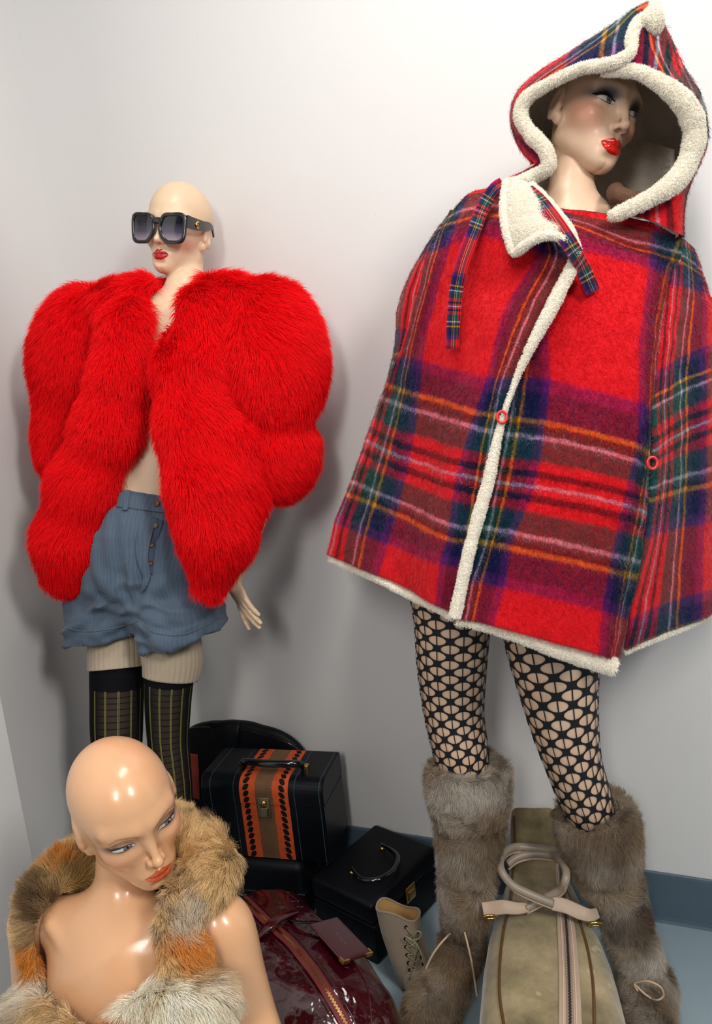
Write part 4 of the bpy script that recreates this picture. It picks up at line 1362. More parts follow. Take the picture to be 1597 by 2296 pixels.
def cloth(name, rows, nr, nc, thick, fold=0.0, seed=0, parent=None, fuzz=0, side=None):
    S = sheet(net(rows), nr, nc)
    v = S[..., :3].copy(); uv = S[..., 3:]
    T1 = np.gradient(v, axis=0); T2 = np.gradient(v, axis=1)
    n = nrm(np.cross(T2, T1))
    if (n * (CAM - v)).sum(-1).mean() < 0: n = -n
    if fold:
        q = np.stack([uv[..., 0] * 0.5, uv[..., 1] * 0.12, 0 * uv[..., 0]], -1).reshape(-1, 3)
        amp = np.clip(np.linspace(0.15, 1.2, nr), 0, 1)[:, None]
        v = v + n * (fold * amp * (vnoise(q, 9, seed) + 0.5 * vnoise(q, 19, seed + 3)).reshape(nr, nc))[..., None]
        v = v + n * (0.0016 * vnoise(v.reshape(-1, 3), 42, seed + 5).reshape(nr, nc))[..., None]
    f = grid_faces(nr, nc)
    vv = v.reshape(-1, 3)
    n0 = np.cross(vv[f[:, 1]] - vv[f[:, 0]], vv[f[:, 3]] - vv[f[:, 0]])
    if (n0 * n.reshape(-1, 3)[f[:, 0]]).sum() < 0: f = f[:, ::-1]
    o = mk(name, vv, f, M_TART, parent or CP, True, uv=uv.reshape(-1, 2))
    mod(o, 'SOLIDIFY', thickness=thick, offset=-1)
    if fuzz:
        p, nn, t, w = tri_sample(vv, f, fuzz)
        q = (uv.reshape(-1, 2)[t] * w[..., None]).sum(1)
        j = rng.normal(0, 0.007, q.shape)
        pick = rng.random(len(q)) < 0.5
        col = np.where(pick[:, None], stripe_np(q[:, 0] + j[:, 0]), stripe_np(q[:, 1] + j[:, 1])) * 0.45 + tartan_np(q[:, 0], q[:, 1]) * 0.6
        comb = np.array([0.1, 0, -1.0]) + rng.normal(0, 0.7, (len(p), 3))
        fur('mohair', o, p, nn, comb, 0.008 * (0.5 + rng.random(len(p)) ** 2), col, M_FUZZ, width=0.00019, lift=0.20, K=4, clump=0.0, wild=0.35, curl=0.0012)
    return v, uv, o


A_ROWS = [
    [(1016, 472, -.29, -.46, -.44), (1030, 453, -.29, -.36, -.44), (1052, 433, -.295, -.2, -.44), (1090, 420, -.31, -.03, -.44), (1128, 415, -.33, .12, -.44), (1160, 425, -.36, .25, -.44), (1195, 445, -.385, .38, -.44)],
    [(988, 510, -.33, -.42, -.31), (995, 502, -.35, -.33, -.31), (1026, 492, -.37, -.18, -.31), (1085, 480, -.395, .02, -.31), (1150, 485, -.415, .19, -.31), (1200, 505, -.43, .31, -.31), (1248, 525, -.44, .42, -.31)],
    [(958, 562, -.37, -.43, -.18), (978, 556, -.385, -.31, -.18), (1008, 545, -.395, -.18, -.18), (1090, 525, -.425, 0, -.18), (1203, 562, -.455, .18, -.18), (1235, 572, -.462, .31, -.18), (1286, 580, -.47, .45, -.18)],
    [(926, 690, -.375, -.44, 0), (942, 692, -.395, -.31, 0), (966, 702, -.405, -.18, 0), (1045, 700, -.445, 0, 0), (1132, 697, -.475, .18, 0), (1174, 694, -.485, .31, 0), (1240, 688, -.49, .46, 0)],
    [(892, 800, -.36, -.46, .18), (914, 803, -.375, -.34, .18), (945, 812, -.41, -.18, .18), (1020, 832, -.45, 0, .18), (1093, 850, -.482, .18, .18), (1116, 850, -.49, .31, .18), (1157, 848, -.498, .43, .18)],
    [(863, 862, -.32, -.50, .305), (902, 874, -.37, -.35, .305), (937, 886, -.41, -.18, .305), (1005, 905, -.455, 0, .305), (1070, 925, -.488, .18, .305), (1096, 931, -.496, .31, .305), (1130, 937, -.505, .41, .305)],
    [(820, 985, -.315, -.52, .5), (868, 1008, -.37, -.35, .5), (918, 1030, -.415, -.18, .5), (975, 1050, -.46, 0, .5), (1030, 1064, -.495, .18, .5), (1068, 1073, -.51, .31, .5), (1098, 1079, -.518, .40, .5)],
    [(781, 1105, -.315, -.52, .69), (836, 1124, -.37, -.35, .69), (886, 1148, -.42, -.18, .69), (945, 1177, -.468, 0, .69), (1012, 1204, -.51, .18, .69), (1042, 1211, -.522, .29, .69), (1060, 1215, -.53, .36, .69)],
    [(756, 1165, -.32, -.52, .81), (815, 1187, -.37, -.35, .81), (868, 1212, -.425, -.18, .81), (930, 1237, -.47, 0, .81), (998, 1256, -.515, .18, .81), (1025, 1263, -.53, .28, .81), (1045, 1268, -.537, .34, .81)],
    [(735, 1244, -.325, -.52, .985), (796, 1268, -.375, -.35, .985), (846, 1290, -.43, -.18, .985), (920, 1324, -.475, 0, .985), (985, 1356, -.52, .18, .985), (1006, 1368, -.535, .27, .985), (1022, 1380, -.545, .32, .985)],
]
B_ROWS = [
    [(1195, 462, -.365, .36, -.46), (1238, 464, -.372, .24, -.46), (1300, 470, -.375, .1, -.46), (1372, 480, -.375, -.02, -.46), (1450, 496, -.355, -.14, -.46), (1530, 512, -.32, -.3, -.46)],
    [(1200, 490, -.395, .38, -.31), (1262, 494, -.405, .22, -.31), (1330, 516, -.405, .08, -.31), (1402, 550, -.40, -.06, -.31), (1465, 568, -.385, -.2, -.31), (1526, 584, -.34, -.35, -.31)],
    [(1225, 535, -.42, .34, -.18), (1275, 545, -.43, .2, -.18), (1322, 560, -.435, .08, -.18), (1392, 578, -.425, -.06, -.18), (1456, 598, -.41, -.18, -.18), (1504, 612, -.37, -.34, -.18)],
    [(1172, 700, -.46, .46, 0), (1200, 702, -.465, .34, 0), (1231, 707, -.47, .18, 0), (1335, 735, -.475, 0, 0), (1436, 758, -.46, -.18, 0), (1480, 774, -.425, -.36, 0)],
    [(1128, 838, -.475, .45, .18), (1160, 843, -.485, .35, .18), (1231, 854, -.492, .18, .18), (1335, 879, -.497, 0, .18), (1432, 905, -.485, -.18, .18), (1468, 920, -.455, -.34, .18)],
    [(1112, 932, -.488, .43, .305), (1144, 938, -.495, .35, .305), (1221, 948, -.503, .18, .305), (1325, 971, -.508, 0, .305), (1428, 1000, -.495, -.18, .305), (1466, 1016, -.465, -.36, .305)],
    [(1084, 1074, -.508, .43, .5), (1116, 1080, -.515, .35, .5), (1196, 1090, -.52, .18, .5), (1300, 1108, -.522, 0, .5), (1398, 1130, -.51, -.18, .5), (1457, 1150, -.475, -.38, .5)],
    [(1048, 1208, -.525, .44, .69), (1090, 1214, -.53, .35, .69), (1144, 1224, -.533, .18, .69), (1256, 1248, -.535, 0, .69), (1368, 1275, -.522, -.18, .69), (1438, 1292, -.48, -.42, .69)],
    [(1032, 1290, -.533, .44, .81), (1064, 1296, -.538, .35, .81), (1133, 1308, -.541, .18, .81), (1242, 1332, -.542, 0, .81), (1352, 1360, -.528, -.18, .81), (1418, 1380, -.485, -.42, .81)],
    [(1012, 1384, -.545, .44, .985), (1046, 1390, -.548, .35, .985), (1106, 1401, -.55, .18, .985), (1225, 1434, -.55, 0, .985), (1342, 1466, -.535, -.18, .985), (1394, 1486, -.50, -.40, .985)],
]
C_ROWS = [
    [(1496, 522, -.335, -.38, -.46), (1520, 530, -.30, -.52, -.46), (1540, 540, -.27, -.66, -.46), (1556, 560, -.24, -.8, -.46), (1560, 580, -.19, -.9, -.46), (1540, 585, -.14, -1.1, -.46)],
    [(1488, 620, -.365, -.40, -.2), (1525, 628, -.335, -.54, -.2), (1558, 640, -.30, -.70, -.2), (1578, 652, -.26, -.86, -.2), (1584, 660, -.2, -1.0, -.2), (1550, 665, -.13, -1.2, -.2)],
    [(1474, 760, -.41, -.40, .0), (1520, 736, -.375, -.56, .0), (1565, 714, -.325, -.74, .0), (1596, 700, -.275, -.92, .0), (1604, 700, -.21, -1.06, .0), (1570, 705, -.12, -1.25, 0)],
    [(1463, 893, -.435, -.39, .31), (1510, 870, -.395, -.56, .31), (1560, 843, -.34, -.76, .31), (1602, 824, -.28, -.96, .31), (1612, 820, -.2, -1.1, .31), (1570, 825, -.11, -1.3, .31)],
    [(1462, 1010, -.445, -.38, .5), (1508, 985, -.40, -.55, .5), (1556, 955, -.345, -.75, .5), (1600, 930, -.28, -.95, .5), (1610, 925, -.2, -1.1, .5), (1570, 930, -.10, -1.3, .5)],
    [(1455, 1100, -.45, -.38, .66), (1500, 1085, -.405, -.54, .66), (1550, 1070, -.345, -.74, .66), (1592, 1055, -.28, -.93, .66), (1602, 1050, -.2, -1.1, .66), (1560, 1055, -.10, -1.3, .66)],
    [(1440, 1205, -.455, -.39, .83), (1490, 1195, -.41, -.55, .83), (1545, 1182, -.35, -.74, .83), (1587, 1172, -.285, -.92, .83), (1598, 1168, -.2, -1.1, .83), (1555, 1170, -.10, -1.3, .83)],
    [(1415, 1330, -.455, -.42, 1.08), (1478, 1308, -.41, -.57, 1.08), (1540, 1288, -.35, -.75, 1.08), (1588, 1272, -.285, -.92, 1.08), (1598, 1268, -.2, -1.1, 1.08), (1555, 1270, -.10, -1.3, 1.08)],
    [(1396, 1452, -.455, -.45, 1.30), (1468, 1422, -.41, -.59, 1.30), (1534, 1397, -.35, -.76, 1.30), (1589, 1372, -.285, -.92, 1.30), (1598, 1366, -.2, -1.1, 1.30), (1556, 1368, -.10, -1.3, 1.30)],
]
D_ROWS = [
    [(1030, 474, -.15, -.9, -.46), (1020, 472, -.22, -.75, -.46), (1014, 474, -.26, -.6, -.46), (1030, 470, -.275, -.44, -.46)],
    [(985, 530, -.13, -.95, -.3), (972, 528, -.21, -.75, -.3), (972, 530, -.27, -.58, -.3), (980, 530, -.31, -.42, -.3)],
    [(928, 620, -.12, -.95, -.08), (918, 620, -.20, -.75, -.08), (922, 618, -.275, -.58, -.08), (965, 612, -.295, -.40, -.08)],
    [(910, 695, -.11, -.95, .08), (892, 694, -.20, -.75, .08), (900, 694, -.275, -.58, .08), (955, 690, -.295, -.40, .08)],
    [(908, 770, -.11, -.95, .25), (888, 768, -.20, -.75, .25), (892, 770, -.27, -.58, .25), (935, 768, -.295, -.40, .25)],
    [(895, 850, -.11, -.95, .42), (872, 850, -.20, -.75, .42), (874, 850, -.265, -.58, .42), (900, 848, -.31, -.40, .42)],
    [(855, 985, -.11, -.95, .6), (826, 985, -.20, -.75, .6), (826, 985, -.26, -.58, .6), (850, 985, -.30, -.44, .6)],
    [(770, 1235, -.11, -.95, .98), (742, 1236, -.20, -.75, .98), (738, 1240, -.27, -.58, .98), (760, 1246, -.31, -.48, .98)],
]
E_ROWS = []
for t in np.linspace(0, 1, 5):
    y0, y1 = 470 + t * 765, 585 + t * 783
    xl = np.interp(t, [0, .2, .5, 1], [1010, 928, 895, 770]); xr = np.interp(t, [0, .3, 1], [1540, 1570, 1556])
    E_ROWS.append([(xl, y0, -.13, -.95, t - .4), (xl + (xr - xl) * .33, y0 + (y1 - y0) * .33, -.075, -.4, t - .4), (xl + (xr - xl) * .66, y0 + (y1 - y0) * .66, -.07, .3, t - .4), (xr, y1, -.115, .9, t - .4)])
dA = cloth('front_panel', A_ROWS, 150, 110, 0.006, 0.010, 1, fuzz=34000)
dB = cloth('front_panel', B_ROWS, 150, 110, 0.006, 0.009, 2, fuzz=38000)
dC = cloth('side_panel', C_ROWS, 130, 70, 0.006, 0.012, 3, fuzz=14000)
dD = cloth('sleeve_panel', D_ROWS, 110, 50, 0.006, 0.005, 4, fuzz=8000)
cloth('back_panel', E_ROWS, 60, 60, 0.006)


def fleece_fur(o, v, f, n, length, keep=None):
    p, nn, _, _ = tri_sample(np.asarray(v), np.asarray([q for q in f if len(q) == 4]), n, keep)
    n = int(n * 3.6); p, nn, _, _ = tri_sample(np.asarray(v), np.asarray([q for q in f if len(q) == 4]), n, keep)
    col = lin(252, 246, 232) * (0.90 + 0.14 * rng.random((n, 1)))
    fur('fleece_pile', o, p, nn, rng.normal(0, 1, (n, 3)), length * 0.62 * (0.6 + 0.6 * rng.random(n)), col, M_FLEF, width=0.00034, lift=0.55, K=4, clump=0.22, clumps=max(60, n // 14), wild=0.4, curl=0.0003)


def edging(name, pts, rad, flat, n=120, furn=2500, length=0.006, seg=14):
    rad = np.atleast_1d(np.asarray(rad, float)); rad = np.interp(np.linspace(0, 1, len(pts)), np.linspace(0, 1, len(rad)), rad)
    q = crom(np.array([[*P(a, b, Y), r] for (a, b, Y), r in zip(pts, rad)]), n)
    r = q[:, 3] * (1 + 0.09 * vnoise(q[:, :3], 60, 2) + 0.04 * vnoise(q[:, :3], 140, 4))
    v, f = tube(q[:, :3], r, seg, flat=flat)
    o = mk(name, v, f, M_FLE, CP)
    fleece_fur(o, v, f, furn, length)
    return o


# front edge, hems
edging('edge_trim', [(1287, 560, -.485), (1286, 590, -.487), (1262, 640, -.492), (1232, 700, -.502), (1192, 775, -.508), (1160, 845, -.508), (1130, 930, -.514), (1112, 1000, -.524), (1096, 1078, -.532), (1074, 1155, -.541), (1054, 1230, -.550), (1036, 1310, -.557), (1020, 1384, -.563)],
       [.0060, .0070, .0080, .0085, .0062, .0036, .0032, .0062, .0078, .0082, .0080, .0082, .0085], 1.0, 200, 4200, 0.006)
edging('hem_trim', [(740, 1253, -.318), (800, 1278, -.365), (850, 1300, -.42), (925, 1337, -.465), (985, 1366, -.508), (1015, 1384, -.53)], [.0055, .006, .0055, .006, .006, .005], 1.0, 110, 1800, 0.007)
edging('hem_trim', [(1024, 1394, -.545), (1060, 1400, -.54), (1110, 1411, -.54), (1170, 1428, -.538), (1230, 1448, -.535), (1310, 1474, -.525), (1378, 1496, -.51)], [.004, .0045, .006, .0085, .0115, .0125, .0115], 1.0, 130, 3600, 0.009)
edging('hem_trim', [(1400, 1462, -.445), (1468, 1430, -.40), (1534, 1404, -.34), (1586, 1380, -.28)], [.004, .006, .006, .005], 1.0, 80, 900, 0.007)

# turned-back collar corner
LAP = [
    [(1138, 408, -.43), (1150, 405, -.435), (1163, 406, -.435), (1177, 410, -.43), (1190, 416, -.42)],
    [(1131, 455, -.455), (1152, 448, -.465), (1178, 444, -.468), (1202, 445, -.462), (1224, 450, -.452)],
    [(1134, 505, -.478), (1165, 495, -.49), (1198, 488, -.493), (1232, 487, -.488), (1260, 492, -.478)],
    [(1143, 540, -.490), (1175, 522, -.503), (1210, 510, -.507), (1248, 510, -.502), (1281, 524, -.492)],
    [(1155, 566, -.495), (1184, 546, -.508), (1216, 530, -.512), (1254, 532, -.506), (1292, 566, -.496)],
]
S = sheet(np.array([[list(P(*q)) for q in r] for r in LAP]), 50, 50)
v = S.reshape(-1, 3); f = grid_faces(50, 50)
if np.cross(v[f[:, 1]] - v[f[:, 0]], v[f[:, 3]] - v[f[:, 0]]).sum(0) @ FW > 0: f = f[:, ::-1]
lap = tag(mk('lapel', v, f, M_FLE, CP), 'cream fleece turned-back lapel')
mod(lap, 'SOLIDIFY', thickness=0.008, offset=-1)
fleece_fur(lap, v, f, 7000, 0.006)
ed = np.array([list(P(*r[0])) for r in LAP] + [list(P(*q)) for q in LAP[-1][1:]] + [list(P(*LAP[-2][-1])), list(P(*LAP[-3][-1])), list(P(*LAP[-4][-1])), list(P(*LAP[0][-1]))])
q = crom(ed, 130); v, f = tube(q, 0.0058 * (1 + 0.12 * vnoise(q, 80, 1)), 12)
o = mk('lapel_edge', v, f, M_FLE, CP); fleece_fur(o, v, f, 3000, 0.006)

# hood
HOOD = [
    ((1150, 428, -.41), (1112, 416, -.34)), ((1192, 398, -.415), (1150, 398, -.335)), ((1229, 374, -.42), (1200, 374, -.35)), ((1222, 335, -.42), (1176, 348, -.33)),
    ((1190, 300, -.415), (1157, 315, -.31)), ((1168, 262, -.41), (1146, 268, -.30)), ((1178, 225, -.41), (1158, 220, -.30)), ((1217, 196, -.42), (1206, 168, -.315)),
    ((1276, 172, -.43), (1290, 112, -.325)), ((1340, 153, -.44), (1388, 50, -.335)), ((1382, 146, -.447), (1458, 6, -.34)), ((1425, 160, -.447), (1490, 55, -.33)),
    ((1482, 188, -.447), (1534, 152, -.315)), ((1534, 232, -.44), (1570, 214, -.30)), ((1558, 290, -.43), (1587, 292, -.295)), ((1548, 350, -.43), (1576, 352, -.30)),
    ((1516, 405, -.44), (1549, 410, -.315)), ((1456, 446, -.45), (1536, 462, -.335)), ((1385, 480, -.455), (1530, 528, -.345)),
]
HB = 0.045
cen = np.array(P(1372, 265, -0.19)); cen2 = np.array(P(1372, 290, -0.10))
rows = []
for k, (a, b) in enumerate(HOOD):
    ea, sb = np.array(P(a[0], a[1], a[2] + HB)), np.array(P(*b))
    mid = (ea + sb) / 2 + np.array([0, -0.012, 0.004])
    bk = sb + (cen - sb) * 0.10; bk[1] = -0.185
    bk2 = sb + (cen2 - sb) * 0.34; bk2[1] = -0.10
    bk3 = sb + (cen2 - sb) * 0.93; bk3[1] = -0.07
    uu = (a[0] - 1380) / 620.0 + 0.36; vv_ = (a[1] - 150) / 620.0
    us, vs = (b[0] - 1395) / 620.0 + 0.36, (b[1] - 60) / 620.0
    ring = []
    for j, (pt, w) in enumerate(((ea, 0), (mid, .5), (sb, 1), (bk, 1.35), (bk2, 1.8), (bk3, 2.3))):
        ring.append(list(pt) + [uu * (1 - w) + us * w, vv_ * (1 - w) + vs * w + 0.16 + 0.26 * w])
    rows.append(ring)
S = sheet(np.array(rows), 190, 60)
v = S[..., :3]; uv = S[..., 3:]
v = v + 0.0035 * np.stack([vnoise(v.reshape(-1, 3), 24, i).reshape(190, 60) for i in range(3)], -1) * np.linspace(0.2, 1, 60)[None, :, None]
vv = v.reshape(-1, 3); f = grid_faces(190, 60)
cN = np.cross(vv[f[:, 1]] - vv[f[:, 0]], vv[f[:, 3]] - vv[f[:, 0]])
if (cN * (vv[f[:, 0]] - np.array(P(1370, 300, -.25)))).sum() < 0: f = f[:, ::-1]
hood = mk('hood', vv, f, M_TART, CP, True, uv=uv.reshape(-1, 2))
p, nn, t, w = tri_sample(vv, f, 16000)
q = (uv.reshape(-1, 2)[t] * w[..., None]).sum(1)
pick = rng.random(len(q)) < 0.5
col = np.where(pick[:, None], stripe_np(q[:, 0]), stripe_np(q[:, 1])) * 0.45 + tartan_np(q[:, 0], q[:, 1]) * 0.6
fur('mohair', hood, p, nn, np.array([0.1, 0, -1.0]) + rng.normal(0, 0.7, (len(p), 3)), 0.008 * (0.5 + rng.random(len(p)) ** 2), col, M_FUZZ, width=0.00019, lift=0.22, K=4, clump=0.0, wild=0.35, curl=0.0012)
# fleece inside the hood, a little smaller than the shell
n_ = np.cross(np.gradient(v, axis=0), np.gradient(v, axis=1)); n_ = nrm(n_)
if (n_ * (v - np.array(P(1370, 300, -.25)))).sum() < 0: n_ = -n_
vin = (v - n_ * 0.007).reshape(-1, 3)
lin_o = tag(mk('hood_lining', vin, f[:, ::-1], M_FLE, CP), 'cream fleece hood lining')
fleece_fur(lin_o, vin, f[:, ::-1], 14000, 0.006)
edging('hood_trim', [(1138, 412, -.420), (1150, 428 - 14, -.405)] + [(a[0], a[1], a[2] + HB - .008) for a, b in HOOD[1:8]] + [(1300, 155, -.407), (1345, 147, -.413), (1388, 136, -.417), (1415, 115, -.412), (1417, 82, -.397), (1430, 52, -.38), (1452, 34, -.365), (1468, 12, -.350)],
       [.007, .0075, .0092, .0095, .0092, .0095, .0098, .0092, .0082, .0066, .0062, .0068, .0062, .0066, .0068, .0066, .0066, .007], 1.0, 230, 6500, 0.0075)
edging('hood_trim', [(1350, 160, -.402)] + [(a[0], a[1], a[2] + HB - .008) for a, b in HOOD[11:]] + [(1368, 484, -.415)],
       [.005, .0075, .010, .0125, .0135, .0135, .0135, .011, .0085, .0055], 1.0, 200, 6000, 0.0075)
edging('hood_peak_trim', [(1425, 62, -.378), (1448, 45, -.372), (1466, 62, -.366), (1474, 38, -.372), (1462, 16, -.355)], [.005, .008, .010, .008, .006], 1.0, 70, 1500, 0.007)

# fleece closing the hood behind the neck
HBK = [[(1196, 318 + t * 150, -.25), (1225, 312 + t * 165, -.175), (1295, 308 + t * 175, -.115), (1380, 315 + t * 180, -.105), (1455, 318 + t * 170, -.14), (1505, 335 + t * 150, -.24)] for t in (0, .33, .66, 1)]
S = sheet(np.array([[list(P(*q)) for q in r] for r in HBK]), 40, 60)
v = S.reshape(-1, 3); f = grid_faces(40, 60)
if np.cross(v[f[:, 1]] - v[f[:, 0]], v[f[:, 3]] - v[f[:, 0]]).sum(0) @ FW > 0: f = f[:, ::-1]
hb = mk('hood_back', v, f, M_FLE, CP); mod(hb, 'SOLIDIFY', thickness=0.006, offset=-1); fleece_fur(hb, v, f, 4000, 0.006)

# brown boucle collar inside the hood, tartan ties, red snaps
bm_ = simple('brown_boucle', lin(92, 60, 40), 0.8, noise=(320, 0.6), bump=(300, 0.9))
q = crom(np.array([P(1384, 428, -.30), P(1380, 431, -.345), P(1386, 438, -.378), P(1398, 443, -.388), P(1424, 451, -.380), P(1460, 450, -.33)]), 50)
v, f = tube(q, 0.0135, 14, flat=1.0); tag(mk('collar_roll', v, f, bm_, CP), 'brown boucle collar roll')


def tie(pts, n0, w, ph):
    path = crom(np.array([P(*q) for q in pts]), 60)
    nn = np.tile(nrm(np.asarray(n0, float)), (60, 1))
    v, f, uv = ribbon(path, nn, w, 0.0022)
    uv = np.stack([uv[:, 0] * 0.36 + 0.15, uv[:, 1] * 6.5 + ph], 1)
    return tag(mk('tie', v, f, M_RIB, CP, True, uv=uv), 'narrow tartan tie')


tie([(1128, 412, -.395), (1110, 425, -.40), (1085, 462, -.415), (1062, 520, -.445), (1038, 585, -.462), (1024, 645, -.466), (1018, 705, -.466), (1014, 782, -.464)], -FW, 0.0105, 0.1)
tie([(1180, 425, -.44), (1212, 455, -.468), (1250, 505, -.498), (1285, 560, -.505), (1308, 605, -.478), (1330, 655, -.468)], -FW, 0.0112, 0.4)
M_SNAP = simple('red_snap', lin(214, 40, 40), 0.3, coat=0.4)
for q in ((1126, 935, -.522), (1463, 1038, -.483)):
    c = P(*q); a = RT; b = UP; th = np.linspace(0, 2 * np.pi, 28, endpoint=False)
    v, f = tube(c + np.cos(th)[:, None] * a * 0.0072 + np.sin(th)[:, None] * b * 0.0085, 0.0022, 8, True)
    tag(mk('snap', v, f, M_SNAP, CP), 'red ring snap')

# ------------------------------------------------------------------ fishnet tights
fn_ = N('net_tights')
suv = fn_.n('ShaderNodeSeparateXYZ', i_0=fn_.uv())
uu, vv_ = suv.outputs[0], suv.outputs[1]


def holes(off):
    fx = fn_.math('SUBTRACT', fn_.math('FRACT', fn_.math('ADD', uu, off)), 0.5)
    fy = fn_.math('SUBTRACT', fn_.math('FRACT', fn_.math('ADD', vv_, off)), 0.5)
    ax = fn_.math('POWER', fn_.math('ABSOLUTE', fn_.math('DIVIDE', fx, 0.345)), 1.9)
    ay = fn_.math('POWER', fn_.math('ABSOLUTE', fn_.math('DIVIDE', fy, 0.285)), 1.9)
    inside = fn_.math('LESS_THAN', fn_.math('ADD', ax, ay), 1.0)
    thread = fn_.math('GREATER_THAN', fn_.math('ABSOLUTE', fx), 0.022)
    return fn_.math('MULTIPLY', inside, thread)


hole = fn_.math('MAXIMUM', holes(0.0), holes(0.5))
fn_.set(Base_Color=lin(10, 10, 18), Roughness=0.75, Alpha=fn_.math('SUBTRACT', 1.0, hole))
M_NET = fn_.m
TI = empty('net_tights', P(1150, 1550, -0.33), 'black large-hole net tights on the legs under the tartan cape', 'tights')
for pts, nu, nv, i0 in ((R_LEG_R, 9.0, 33.0, 3), (R_LEG_L, 8.5, 28.5, 4)):
    S = crom(np.asarray(pts, float), 120)
    S = S[i0:112]
    path = S[:, :3]; T = nrm(np.gradient(path, axis=0)); A = nrm(RT - (T @ RT)[:, None] * T); B = np.cross(T, A)
    th = np.linspace(0, 2 * np.pi, 65)
    v = path[:, None] + (S[:, 3] + 0.0018)[:, None, None] * (np.cos(th)[None, :, None] * A[:, None] + np.sin(th)[None, :, None] * B[:, None])
    L = np.concatenate([[0], np.cumsum(np.linalg.norm(np.diff(path, axis=0), axis=1))])
    uv = np.stack(np.broadcast_arrays(np.linspace(0, nu, 65)[None], L[:, None] * nv), -1)
    mk('net_leg', v.reshape(-1, 3), grid_faces(len(S), 65), M_NET, TI, True, uv=uv.reshape(-1, 2))

# ------------------------------------------------------------------ fur boots
M_PELT = simple('brown_pelt', lin(96, 80, 62), 0.95, noise=(25, 0.3))
M_FURH = hair_mat('natural_fur', 0.65, 0.0, 0.15)
M_CORD = simple('tan_suede_cord', lin(196, 168, 140), 0.8)


def mottled(p, cols, scale, seed, sharp=2.5):
    """patchy pelt colours: weights from noise"""
    w = np.stack([np.exp(sharp * vnoise(p, scale, seed + i * 7) + 0.9 * vnoise(p, scale * 3.1, seed + 40 + i)) for i in range(len(cols))], 1)
    w /= w.sum(1, keepdims=True)
    return w @ np.array(cols)


FUR_BR = [lin(134, 110, 82), lin(162, 144, 120), lin(78, 62, 48), lin(204, 196, 184)]


def path_r(rows):
    return np.array([(*P(a, b, Y), m_px(h, P(a, b, Y))) for a, b, Y, h in rows])


def fur_boot(label, shaft, foot, seams, nfur, cuff_dark, legpts):
    t = empty('fur_boot', foot[0][:3] if False else (shaft[-1][0], shaft[-1][1], 0.0), label, 'boot', 'fur boots')
    S = crom(shaft, 90)
    def fn(Q):
        d = None
        for a, b in zip(S[:-1:2], np.concatenate([S[2::2], S[-1:]])):
            e = cone(Q, a[:3], b[:3], a[3], b[3]); d = e if d is None else su(d, e, 0.01)
        fd = chain(Q, foot, 0.02)
        d = su(d, fd, 0.03)
        for sz in seams:                    # pelts are sewn in tiers
            d = ss(d, np.sqrt((np.abs(Q[:, 2] - sz) / 0.010) ** 2 + (np.maximum(-d, 0) / 0.010) ** 2) * 0.010 - 0.011, 0.010)
        d = np.maximum(d, 0.004 - Q[:, 2])
        top = S[0]; ax = nrm(S[3, :3] - S[0, :3])
        d = np.maximum(d, -((Q - top[:3].astype(np.float32)) @ ax.astype(np.float32)))
        return ss(d, chain(Q, [(*q[:3], q[3] + 0.011) for q in legpts], 0.01), 0.003)
    pts = np.concatenate([S, np.array(foot)])
    V, F = sdf_mesh(fn, pts[:, :3].min(0) - 0.10, pts[:, :3].max(0) + 0.10, 0.0062)
    mk('boot_pelt', V, F, M_PELT, t)
    p, n, _, _ = tri_sample(V, F, nfur, lambda c, nn: np.where(((c - CAM) * nn).sum(1) < 0.3, 1.0, 0.1))
    comb = np.array([0, 0, -0.8]) + 1.0 * np.stack([vnoise(p, 14, i + 20) for i in range(3)], 1) + 0.9 * np.stack([vnoise(p, 45, i + 25) for i in range(3)], 1)
    col = mottled(p, FUR_BR, 13, 3, 3.4) * (0.62 + 0.7 * rng.random((nfur, 1)))
    fur('fur', t, p, n, comb, 0.017 * (0.6 + 0.8 * rng.random(nfur)), col, M_FURH, width=0.00028, lift=0.5, K=4, clump=0.62, clumps=nfur // 26, wild=0.4, curl=0.001)
    return t, V, F


RL_leg = R_LEG_R[4:]
LL_leg = R_LEG_L[4:]
B1S = path_r([(1048, 1712, -.335, 80), (1050, 1765, -.338, 82), (1052, 1830, -.345, 68), (1050, 1900, -.352, 57), (1048, 1985, -.362, 49), (1042, 2060, -.372, 40), (1036, 2130, -.382, 34)])
B1F = [(*P(1034, 2140, -.385), .032), (*P(1004, 2210, -.41), .034), (*P(968, 2262, -.445), .042), (*P(950, 2285, -.455), .038)]
b1, V1, F1 = fur_boot('knee-high patchy brown fur boot on the leg beside the suede lace-up boot', B1S, B1F, (float(P(1050, 1835, -.345)[2]), float(P(1050, 1965, -.365)[2]), float(P(1045, 2085, -.375)[2])), 100000, True, RL_leg)
B2S = path_r([(1330, 1812, -.290, 76), (1343, 1870, -.285, 78), (1356, 1935, -.272, 66), (1384, 2010, -.262, 47), (1406, 2080, -.258, 43), (1434, 2160, -.256, 41), (1452, 2240, -.256, 42)])
B2F = [(*P(1450, 2245, -.258), .040), (1.425, -.27, .045, .040), (1.428, -.34, .036, .038), (1.43, -.39, .032, .032)]
b2, V2b, F2b = fur_boot('knee-high patchy brown fur boot by the grey baseboard', B2S, B2F, (float(P(1352, 1950, -.275)[2]), float(P(1400, 2085, -.26)[2])), 100000, False, LL_leg)
